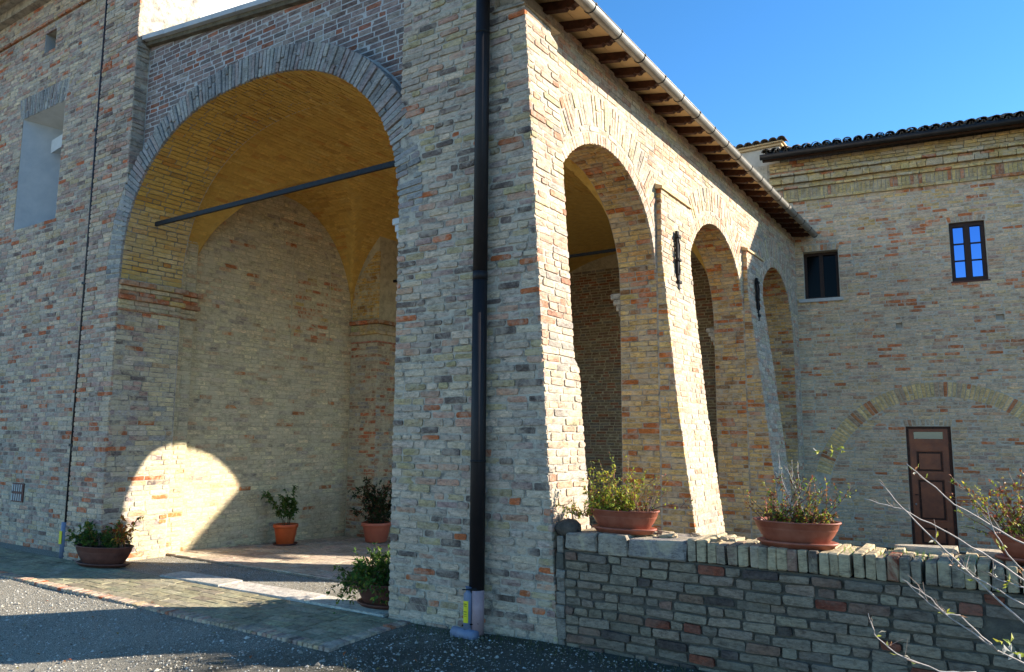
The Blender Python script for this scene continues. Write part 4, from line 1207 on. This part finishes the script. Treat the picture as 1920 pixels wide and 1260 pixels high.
# =================================================================== PARAPET
pw = thing('parapet_wall', (2.6, .17, -.08), 'low dark worn brick parapet with a coping of bricks on edge, right of the pier', 'wall')
PT = 0.735
G().box((.02, .022, -.4), (7.5, .50, PT + .0), bev=0).build('wall_core', M_PARA, pw, occ=True)
recs = lay([[(.08, -.16), (5.0, -.16), (5.0, PT - .01), (.08, PT - .01)]], FA(0), P_PARA, ch=.0765, bl=.25, mo=.013, jit=.008, rnd_=.009, proud=.012, wob=.004, headers=.3, depth=.05,
           skip=lambda u, v: (3.05 < u < 3.2 and .40 < v < .56))
recs += lay([[(5.0, -.16), (7.5, -.16), (7.5, PT - .01), (5.0, PT - .01)]], FA(0), P_PARA, ch=.0765, bl=.25, mo=.017, jit=.007, rnd_=.016, proud=.011)
queue(pw, 'brick', B_PARA, recs)
# mortar end strip beside the pier
MSTRIP = True
def rock(lo, hi, mat, name, parent, j=.012, seed=0, col=None):
    g = G(); v, f = bevbox(np.array(lo), np.array(hi), min(.018, (hi[0] - lo[0]) * .11))
    rr = random.Random(seed + int(lo[0] * 1000))
    v = np.array([p + np.array([rr.uniform(-j, j), rr.uniform(-j, j), rr.uniform(-j, j)]) for p in v])
    g.add(v, f, col); return g.build(name, mat, parent)
B_COP = brick_material('lichen_coping_brick', .6, (.50, .46, .31), .4)  # pale yellow smears put sun brightness into the coping colour
rock((.09, -.015, PT), (.38, .50, PT + .15), B_COP, 'coping_stone', pw, .010, 1, (.30, .29, .26))
rock((.39, -.02, PT), (.66, .50, PT + .155), B_COP, 'coping_stone', pw, .010, 2, (.33, .32, .28))
rock((.665, -.02, PT), (1.15, .50, PT + .145), B_COP, 'coping_stone', pw, .010, 3, (.28, .28, .27))
u = 1.16
while u < 7.4:
    w = rnd.uniform(.060, .072); gap = rnd.choice((.003, .006, .006, .01, .022))
    if not (1.78 < u < 1.83):
        zt = PT + rnd.uniform(.145, .175); a = rnd.uniform(-.012, .012)
        rock((u, -.012 + a, PT + .008), (u + w, .262 + rnd.uniform(-.02, .01), zt), B_COP, 'coping_brick', pw, .0045, int(u * 977), tuple(1.25 * q for q in P_PARA()) if rnd.random() < .6 else (.40, .36, .25))
        rock((u + rnd.uniform(-.01, .01), .275, PT + .008), (u + w + .004, .50 + rnd.uniform(-.01, .03), zt + rnd.uniform(-.015, .02)), B_COP, 'coping_brick', pw, .005, int(u * 577), (.50, .46, .32))  # back row lightened in colour to pass for sunlit tops
    u += w + gap
# rubble bedded on top, stone lump by the pier
for k in range(26):
    x = rnd.uniform(.42, 1.5); y = rnd.uniform(.12, .46); s = rnd.uniform(.03, .075)
    zb = PT + .14
    rock((x - s, y - s * .6, zb), (x + s, y + s * .6, zb + s * .45), B_COP, 'rubble_stone', pw, .012, k * 31, (.40, .36, .27))
for x0, x1 in ((2.55, 2.95), (3.02, 3.32), (3.5, 3.9)):
    rock((x0, .40, PT + .12), (x1, .54, PT + .20), B_COP, 'coping_stone', pw, .012, int(x0 * 100), (.42, .40, .34))
zz = -.14
while zz < .84:
    hh = rnd.uniform(.06, .17); ww = rnd.uniform(-.018, .012)
    rock((-.012, -.004 + rnd.uniform(-.008, .012), zz), (.066 + ww, .2, min(zz + hh, .88)), M_PARA if rnd.random() < .3 else B_PARA, 'mortar_patch', pw, .006, int(zz * 999), (.24, .235, .21)); zz += hh + .002
lump = thing('stone', (.04, .12, .9), 'rounded dark stone lump on the parapet against the corner pier', 'stone')
g = G(); V = []; F = []
for i in range(7):
    for k in range(10):
        a = math.pi * i / 6; t = 2 * math.pi * k / 10; rr = 1 + .15 * math.sin(3 * t + i)
        V.append((.06 + .115 * rr * math.sin(a) * math.cos(t), .11 + .12 * rr * math.sin(a) * math.sin(t), .90 + .085 * math.cos(a)))
F = [[i * 10 + k, i * 10 + (k + 1) % 10, (i + 1) * 10 + (k + 1) % 10, (i + 1) * 10 + k] for i in range(6) for k in range(10)]
mesh('boulder', V, F, SOIL if False else plain('dark_stone', (.05, .04, .03), (.13, .10, .075), 14, .9, .8, .02), lump, smooth=True)

# =================================================================== PLANTS AND POTS
def lathe_oval(profile, c, sx, sy, ang, n=40):
    V = []; F = []
    ca, sa = math.cos(ang), math.sin(ang)
    for r, z in profile:
        for k in range(n):
            t = 2 * math.pi * k / n
            x, y = r * sx * math.cos(t), r * sy * math.sin(t)
            V.append((c[0] + x * ca - y * sa, c[1] + x * sa + y * ca, c[2] + z))
    for i in range(len(profile) - 1):
        for k in range(n):
            F.append([i * n + k, i * n + (k + 1) % n, (i + 1) * n + (k + 1) % n, (i + 1) * n + k])
    F.append(list(range(n))[::-1]); F.append([(len(profile) - 1) * n + k for k in range(n)])
    return V, F

def leaf(g, p, d, up, L, W, col, curl=.25):
    d = d / (np.linalg.norm(d) + 1e-9)
    s = np.cross(d, up); s = s / (np.linalg.norm(s) + 1e-9); n = np.cross(s, d)
    a = p; m = p + d * L * .5 + n * L * curl * .3; e = p + d * L - n * L * curl * .3
    l = m + s * W * .5 + n * W * .15; r = m - s * W * .5 + n * W * .15
    g.add([a, l, m, r, e], [[0, 1, 2], [0, 2, 3], [1, 4, 2], [2, 4, 3]], col)

def plant(parent, c, rad, spec, leafpal, stempal, seed):
    """spec: list of (number of stems, length range, lean range, leaves per stem, leaf length, leaf start)"""
    rr = np.random.RandomState(seed)
    gs, gl = G(), G()
    for (n, lr, lean, nl, ll, start, droop) in spec:
        for i in range(n):
            a = rr.uniform(0, 2 * math.pi); r0 = math.sqrt(rr.uniform(0, 1)) * .85
            p = np.array([c[0] + rad[0] * r0 * math.cos(a), c[1] + rad[1] * r0 * math.sin(a), c[2]])
            b = rr.uniform(0, 2 * math.pi) if rr.rand() < .35 else a + rr.uniform(-.6, .6)
            le = rr.uniform(*lean); d = np.array([math.cos(b) * math.sin(le), math.sin(b) * math.sin(le), math.cos(le)])
            L = rr.uniform(*lr); m = 7; pts = [p]
            for k in range(m):
                d = d + rr.uniform(-.22, .22, 3) + np.array([0, 0, -droop * (k / m)])
                d /= np.linalg.norm(d); pts.append(pts[-1] + d * L / m)
            c0 = stempal[rr.randint(len(stempal))]
            gs.tube(pts, list(np.linspace(.0042, .0014, m + 1)), 4, (*c0, 1), cap=False)
            # side twigs
            for t in range(rr.randint(1, 4)):
                k = rr.randint(2, m); q = pts[k]; dd = d + rr.uniform(-.9, .9, 3); dd[2] += .3; dd /= np.linalg.norm(dd)
                tl = L * rr.uniform(.12, .3); tw = [q, q + dd * tl * .5 + rr.uniform(-.01, .01, 3), q + dd * tl]
                gs.tube(tw, [.0022, .0016, .001], 4, (*c0, 1), cap=False)
                for z in range(max(0, int(nl * .3))):
                    f_ = rr.uniform(.2, 1); pp = q + dd * tl * f_
                    leaf(gl, pp, rr.uniform(-1, 1, 3) + dd * .7, np.array([0, 0, 1.]) + rr.uniform(-.6, .6, 3), ll * rr.uniform(.6, 1.2), ll * rr.uniform(.35, .6), leafpal[rr.randint(len(leafpal))])
            for k in range(nl):
                f_ = rr.uniform(start, 1) * (m - .01); j = int(f_); pp = pts[j] * (1 - f_ + j) + pts[j + 1] * (f_ - j)
                leaf(gl, pp, rr.uniform(-1, 1, 3) + d * .5, np.array([0, 0, 1.]) + rr.uniform(-.6, .6, 3), ll * rr.uniform(.6, 1.25), ll * rr.uniform(.35, .62), leafpal[rr.randint(len(leafpal))])
    gs.build('stems', STEMM, parent, kind='stuff')
    gl.build('leaves', LEAFM, parent, kind='stuff')

GRN = [(.05, .10, .015), (.07, .14, .02), (.10, .17, .03), (.04, .07, .015)]
YGR = [(.34, .38, .03), (.48, .46, .04), (.24, .30, .03), (.56, .44, .05), (.30, .34, .04), (.15, .20, .03)]
RED_ = [(.30, .09, .03), (.22, .06, .03), (.38, .18, .05), (.16, .07, .03)]
STB = [(.16, .10, .06), (.24, .15, .09), (.12, .07, .05), (.28, .10, .05)]

def oval_pot(c, sx, sy, ang, h, mat, label, saucer=True, group='oval terracotta planters'):
    t = thing('potted_plant', c, label, 'potted plant', group)
    z0 = .028 if saucer else 0.0
    prof = [(.66, z0), (.72, z0 + .01), (.86, z0 + h * .40), (.93, z0 + h * .62), (.945, z0 + h * .66), (.945, z0 + h * .72), (.965, z0 + h * .74), (.985, z0 + h * .90), (1.0, z0 + h * .92), (1.03, z0 + h * .95), (1.03, z0 + h), (.99, z0 + h * 1.005), (.93, z0 + h * .97), (.91, z0 + h * .86)]
    V, F = lathe_oval(prof, c, sx, sy, ang)
    pot = mesh('pot', V, F[:-1], mat, t, smooth=True)
    V, F = lathe_oval([(.0, z0 + h * .90), (.925, z0 + h * .87)], c, sx, sy, ang)
    mesh('soil', V, F[:-2], SOIL, t)
    if saucer:
        prof = [(.70, 0), (.82, .004), (.90, .03), (.94, .034), (.945, .045), (.90, .05), (.80, .042), (.6, .04)]
        V, F = lathe_oval(prof, c, sx, sy, ang); mesh('saucer', V, F, mat, t, smooth=True)
    return t, c[2] + z0 + h * .88

def smooth_fix(): pass
PTOP = PT + .165
# three on the parapet
ax = math.radians(0)
t, z = oval_pot((.53, .21, PTOP - .01), .305, .17, 0, .165, TERRA, 'oval terracotta planter with yellow-green shrub on the parapet, nearest the corner pier')
plant(t, (.43, .21, z), (.22, .10), [(44, (.10, .26), (.1, .9), 32, .036, .05, .25), (14, (.28, .44), (.05, .5), 26, .032, .2, .1), (12, (.25, .5), (.1, .8), 10, .028, .4, .0)], YGR + RED_[2:3], STB, 5)
plant(t, (.14, .20, z - .06), (.09, .10), [(22, (.12, .30), (.5, 1.3), 20, .026, .1, .3)], YGR + YGR + RED_[:1], STB, 15)
plant(t, (.69, .22, z), (.12, .08), [(12, (.25, .46), (.3, .95), 8, .026, .4, .05), (10, (.08, .2), (.1, 1.0), 10, .024, .2, .1)], YGR + RED_, STB, 6)
t, z = oval_pot((1.93, .19, PTOP - .01), .305, .185, 0, .165, TERRA, 'oval terracotta planter with sparse reddish twigs, the middle one on the parapet')
plant(t, (1.93, .19, z), (.23, .11), [(46, (.06, .16), (.2, 1.1), 20, .034, .05, .2), (22, (.22, .42), (.0, .8), 14, .030, .3, .05)], YGR[:3] + RED_ + GRN[1:3], STB, 7)
plant(t, (1.77, .19, z), (.08, .08), [(10, (.25, .42), (.6, 1.1), 11, .026, .3, -.05)], RED_ + YGR[3:4], STB, 17)
plant(t, (1.96, .20, z), (.08, .08), [(6, (.4, .5), (.0, .25), 4, .02, .6, -.05)], [(.45, .45, .2), (.4, .35, .1)], [(.35, .30, .25)], 18)
t, z = oval_pot((3.44, .36, PTOP - .02), .30, .17, .2, .165, TERRA, 'terracotta planter with tangled yellow twigs at the far right of the parapet')
plant(t, (3.40, .36, z), (.24, .12), [(34, (.15, .35), (.1, 1.0), 22, .034, .1, .15), (24, (.3, .5), (.05, .8), 16, .032, .3, .1)], YGR + RED_ + RED_[:2], STB, 8)
plant(t, (3.22, .30, z), (.06, .08), [(9, (.2, .42), (.7, 1.2), 12, .022, .3, .1)], YGR + YGR[:2], STB, 28)
# bowl by the left corner, on the paving
t, z = oval_pot((-7.02, -.02, gz(0, 0) + .01), .45, .22, .25, .24, TERRA_D, 'dark oval planter of glossy green and orange leaves at the foot of the left corner', True, None)
plant(t, (-7.15, -.02, z), (.34, .16), [(44, (.18, .38), (.0, .95), 16, .075, .05, .3)], GRN + GRN + [(.20, .19, .03)], STB, 9)
plant(t, (-6.72, .08, z), (.1, .1), [(12, (.25, .46), (.0, .5), 16, .068, .15, .0)], [(.45, .15, .02), (.50, .28, .03), (.30, .07, .02), (.10, .13, .02)], STB, 10)
# bowl beside the corner pier jamb
t, z = oval_pot((-2.26, .34, gz(0, 0) + .01), .34, .24, .1, .22, TERRA_D, 'dark bowl of leafy green shrub beside the foot of the corner pier', True, None)
plant(t, (-2.30, .28, z), (.28, .2), [(66, (.20, .42), (.1, 1.15), 24, .060, .05, .25)], GRN + GRN[:2] + [(.12, .17, .02)], STB, 11)
plant(t, (-2.28, .10, z - .02), (.2, .05), [(18, (.2, .42), (.9, 1.5), 11, .055, .15, .9)], GRN[1:] + [(.28, .30, .03), (.20, .24, .03)], STB, 12)
def round_pot(c, r, h, mat, label, saucer=True):
    t = thing('potted_plant', c, label, 'potted plant')
    prof = [(.66, .02), (.70, .03), (.90, .80), (.92, .82), (1.0, .83), (1.0, .98), (.98, 1.0), (.90, 1.0), (.88, .9)]
    V, F = lathe_oval([(a * r, b * h + .01) for a, b in prof], c, 1, 1, 0, 28)
    mesh('pot', V, F[:-1], mat, t, smooth=True)
    V, F = lathe_oval([(0.0, h * .93), (r * .89, h * .92)], c, 1, 1, 0, 28); mesh('soil', V, F[:-2], SOIL, t)
    if saucer:
        V, F = lathe_oval([(.75 * r, 0), (r * .92, .004), (r * 1.0, .03), (r * .96, .032), (r * .88, .012)], c, 1, 1, 0, 28); mesh('saucer', V, F, TERRA_D, t, smooth=True)
    return t, c[2] + h * .92
c = (-6.98, 3.02, gz(0, 3.02) + .02)
t, z = round_pot(c, .205, .33, TERRA_O, 'upright shrub in a bright orange round pot against the portico rear wall')
plant(t, (c[0], c[1], z), (.08, .08), [(10, (.40, .74), (.0, .32), 40, .075, .25, .12)], GRN + [(.14, .17, .03)], [(.10, .07, .03)], 13)
plant(t, (c[0], c[1], z), (.08, .08), [(3, (.35, .6), (.0, .5), 3, .035, .5, .0)], [(.5, .04, .01)], [(.10, .07, .03)], 23)
c = (-6.22, 4.40, gz(0, 4.42) + .02)
t, z = round_pot(c, .27, .34, plain('pink_terracotta', (.45, .11, .06), (.52, .15, .08), 9, .55, .1), 'dense dark shrub in a pinkish round pot at the foot of the inner pilaster', False)
plant(t, (c[0], c[1], z), (.16, .16), [(32, (.45, .85), (.0, .5), 44, .07, .05, .2)], [(.035, .06, .02), (.05, .07, .02), (.03, .05, .02), (.10, .04, .02)], [(.07, .05, .03)], 14)

# bare branches of a shrub in the right foreground
sb = thing('bare_shrub', (4.5, -2.4, -.08), 'nearly bare pale-twigged shrub with a few yellow leaves, in the right foreground', 'shrub')
def unproj(px, py, dist):
    d = R @ np.array([(px - CX) / FPX, -(py - CY) / FPX, -1.0]); return CAM + d * dist
gs, gl = G(), G()
rr = np.random.RandomState(3)
def branch(pts, r0, r1, leaves, lsize=.035):
    P3 = [unproj(a, b, d) for a, b, d in pts]
    Q = []
    for i in range(len(P3) - 1):
        for k in range(5): Q.append(P3[i] + (P3[i + 1] - P3[i]) * k / 5 + rr.uniform(-.0035, .0035, 3))
    Q.append(P3[-1])
    gs.tube(Q, list(np.linspace(r0, r1, len(Q))), 6, (.42, .35, .30, 1), cap=True)
    for t in leaves:
        f_ = t * (len(Q) - 1.01); j = int(f_); q = Q[j]
        for _ in range(rr.randint(2, 5)):
            pq = q + rr.uniform(-.02, .02, 3)
            cc = [(.40, .38, .05), (.50, .45, .12), (.45, .22, .10), (.34, .36, .06), (.55, .50, .38)][rr.randint(5)]
            leaf(gl, pq, rr.uniform(-1, 1, 3) + np.array([0, 0, .6]), rr.uniform(-1, 1, 3), lsize * rr.uniform(.7, 1.3), lsize * rr.uniform(.25, .42), cc)
    for k in range(len(Q) // 4):
        q = Q[rr.randint(2, len(Q) - 1)]; d = rr.uniform(-1, 1, 3) * .5 + np.array([-.35, 0, .55]); d /= np.linalg.norm(d)
        tl = rr.uniform(.03, .11)
        gs.tube([q, q + d * tl * .5 + rr.uniform(-.006, .006, 3), q + d * tl], [r1 * .9, r1 * .7, r1 * .5], 4, (.36, .26, .2, 1), cap=False)
D = 3.6
branch([(1990, 1230, D), (1900, 1150, D), (1790, 1050, D), (1700, 960, D), (1650, 905, D)], .0060, .0018, [.55, .62])
branch([(1990, 1140, D + .1), (1880, 1060, D + .1), (1780, 1000, D + .1), (1690, 955, D + .1), (1620, 935, D + .1)], .0055, .0018, [])
branch([(2000, 1060, D + .2), (1900, 1010, D + .2), (1790, 945, D + .2), (1700, 870, D + .2)], .006, .002, [.93, 1.0, .97], .03)
branch([(1950, 1258, D - .1), (1870, 1220, D - .1), (1800, 1170, D - .1), (1740, 1130, D - .1), (1700, 1092, D - .1)], .005, .0015, [.65])
branch([(1870, 1220, D - .1), (1800, 1155, D - .1), (1770, 1150, D - .1), (1745, 1120, D - .1), (1690, 1085, D - .1)], .004, .0015, [.35])
branch([(1830, 1262, D - .2), (1760, 1258, D - .2), (1680, 1225, D - .2), (1640, 1190, D - .2), (1628, 1150, D - .2)], .0045, .0015, [.45, .6, .78], .04)
branch([(1990, 1200, D), (1930, 1140, D), (1860, 1100, D), (1800, 1070, D), (1782, 1055, D)], .0045, .0015, [.5, .7, .8], .035)
branch([(1960, 1110, D), (1920, 1102, D), (1870, 1085, D), (1850, 1072, D)], .004, .0015, [.6, .9])
branch([(2010, 1180, D), (1940, 1090, D), (1890, 1040, D), (1860, 990, D), (1850, 950, D)], .0045, .0015, [.4, .6])
for px, py in ((1900, 1212), (1885, 1205), (1905, 1222), (1560, 845), (1535, 845), (1580, 842)):
    q = unproj(px, py, D - .1 if py > 1000 else 5.2)
    for _ in range(4):
        leaf(gl, q + rr.uniform(-.015, .015, 3), rr.uniform(-1, 1, 3), rr.uniform(-1, 1, 3), .045, .02, [(.62, .58, .5), (.45, .42, .06), (.3, .34, .05)][rr.randint(3)])
gs.build('branches', STEMM, sb, True); gl.build('leaves', LEAFM, sb, kind='stuff')

# gravel, sparse grass and fallen leaves
def pebbles(name, n, region, sizes, cols, seed, keep=None):
    r = np.random.RandomState(seed)
    x0, x1, y0, y1 = region
    X = r.uniform(x0, x1, n); Y = r.uniform(y0, y1, n)
    if keep is not None:
        k = np.array([keep(a, b) for a, b in zip(X, Y)]); X, Y = X[k], Y[k]; n = len(X)
    s = sizes[0] + (sizes[1] - sizes[0]) * r.rand(n) ** 3
    Z = np.array([ground_h(a, b) for a, b in zip(X, Y)]) + s * .15
    o = np.array([[1, 0, 0], [0, 1, 0], [-1, 0, 0], [0, -1, 0], [0, 0, .7], [0, 0, -.5]])
    a = r.uniform(0, 6.28, n); ca, sa = np.cos(a), np.sin(a)
    sc = r.uniform(.7, 1.4, (n, 6, 1))
    P = o[None] * sc * s[:, None, None]
    PX = P[:, :, 0] * ca[:, None] - P[:, :, 1] * sa[:, None]; PY = P[:, :, 0] * sa[:, None] + P[:, :, 1] * ca[:, None]
    V = np.stack([PX + X[:, None], PY + Y[:, None], P[:, :, 2] + Z[:, None]], 2).reshape(-1, 3)
    f = np.array([[0, 1, 4], [1, 2, 4], [2, 3, 4], [3, 0, 4]])
    F = (f[None] + (np.arange(n) * 6)[:, None, None]).reshape(-1, 3)
    c = np.array(cols)[r.randint(0, len(cols), n)] * r.uniform(.7, 1.2, (n, 1))
    C = np.repeat(np.concatenate([c, np.ones((n, 1))], 1), 6, 0)
    o_ = mesh(name, V, F.tolist(), PEBM, None, C, kind='stuff')
    return o_
GC = [(.42, .39, .32), (.34, .31, .25), (.27, .24, .19), (.48, .45, .39), (.20, .17, .13)]
def kp(a, b):
    d = max(0, min(1, (a + 2.2) / 2.2)); return b < -1.12 and rnd.random() > .45 * d or (a > -1.55 and b < -.02 and rnd.random() < .75)
o = pebbles('gravel', 36000, (-9.5, 2.6, -3.4, -.02), (.004, .013), GC, 1, kp); tag(o, 'pale gravel strewn over the ground before the arch and pier', 'gravel')
o = pebbles('gravel', 5000, (-7.1, -1.95, .36, 1.04), (.004, .011), GC, 2); tag(o, 'strip of gravel inside the end arch behind the threshold', 'gravel')
o = pebbles('gravel', 420, (-8.5, 2.4, -3.2, -.05), (.012, .034), [(.34, .31, .25), (.26, .23, .18), (.42, .39, .33)], 9, lambda a, b: b < -1.14 or a > -1.5); tag(o, 'scattered larger stones among the gravel', 'stones')
g = G(); r = np.random.RandomState(4)
for k in range(2600):
    x = r.uniform(-1.5, 3.2); y = r.uniform(-1.5, -.03) if r.rand() < .55 else r.uniform(-.3, -.03)
    z = ground_h(x, y); h = r.uniform(.015, .05); a = r.uniform(0, 6.28); w = .0025
    d = np.array([math.cos(a), math.sin(a), 0]); b = np.array([x, y, z])
    g.add([b - d * w, b + d * w, b + np.array([r.uniform(-.02, .02), r.uniform(-.02, .02), h])], [[0, 1, 2]], [(.045, .07, .02), (.07, .09, .03), (.12, .11, .05)][r.randint(3)])
for k in range(90):   # tufts in the coping joints
    x = r.choice([2.5, 2.62, 2.75, 2.3, 3.0]) + r.uniform(-.06, .06); b = np.array([x, r.uniform(.05, .3), PT + .15])
    g.add([b - [.002, 0, 0], b + [.002, 0, 0], b + np.array([r.uniform(-.015, .015), r.uniform(-.01, .01), r.uniform(.02, .06)])], [[0, 1, 2]], (.22, .33, .04))
o = g.build('grass', LEAFM, None, kind='stuff'); tag(o, 'sparse short grass at the foot of the pier and parapet', 'grass')
g = G()
for k in range(75):
    x = r.uniform(-7, 2); y = r.uniform(-3, -.9); p = np.array([x, y, ground_h(x, y) + .012])
    leaf(g, p, np.array([r.uniform(-1, 1), r.uniform(-1, 1), .15]), np.array([0, 0, 1.]), .05, .025, [(.30, .13, .04), (.25, .20, .06), (.35, .10, .03)][r.randint(3)])
o = g.build('fallen_leaves', LEAFM, None, kind='stuff'); tag(o, 'scattered fallen autumn leaves on the gravel', 'leaves')

# =================================================================== BUILD THE BRICKS
tris = []
for f in OCF:
    for k in range(1, len(f) - 1): tris.append((f[0], f[k], f[k + 1]))
bvh = BVHTree.FromPolygons(OCV, tris)
camv = Vector(CAM)
groups = {}
order = []
for th, name, mat, recs in QUEUE:
    k = (th.name, name)
    if k not in groups: groups[k] = (th, name, mat, []); order.append(k)
    groups[k][3].extend(recs)
for k in order:
    th, name, mat, recs = groups[k]
    for r_ in recs:
        v = r_.v[8:16]; q = (v - CAM) @ R
        z = -q[:, 2]
        if z.min() < .2: r_.w = 0; continue
        X = CX + FPX * q[:, 0] / z; Y = CY - FPX * q[:, 1] / z
        mx, my = X.mean(), Y.mean()
        if mx < -10 or mx > 1930 or my < -10 or my > 1270: r_.w = 0; continue
        area = 0.5 * abs(np.dot(X, np.roll(Y, -1)) - np.dot(Y, np.roll(X, -1)))
        sgn = np.dot(X, np.roll(Y, -1)) - np.dot(Y, np.roll(X, -1))
        r_.w = area
    top_ = sorted(recs, key=lambda r_: -r_.w)
    chosen = []; n_test = 0
    for r_ in top_:
        if len(chosen) >= 298 or r_.w <= 0: break
        c = Vector(r_.v[16]); d = c - camv; L = d.length; d.normalize()
        h = bvh.ray_cast(camv, d, L - .06)
        if h[0] is not None: continue
        chosen.append(r_)
    ids = set(id(r_) for r_ in chosen)
    for r_ in chosen:
        mesh(name, r_.v, r_.f, mat, th, np.tile(np.array([*r_.c, 1.0]), (17, 1)))
    rest_ = [r_ for r_ in recs if id(r_) not in ids]
    if rest_:
        V = np.concatenate([r_.v for r_ in rest_])
        F = [[i + 17 * k2 for i in q] for k2, r_ in enumerate(rest_) for q in r_.f]
        C_ = np.repeat(np.array([[*r_.c, 1.0] for r_ in rest_]), 17, 0)
        mesh(name + '_courses', V, F, mat, th, C_, kind='stuff')
    print(th.name, name, len(chosen), len(rest_))
for o in bpy.data.objects:
    if '_w' in o: del o['_w']
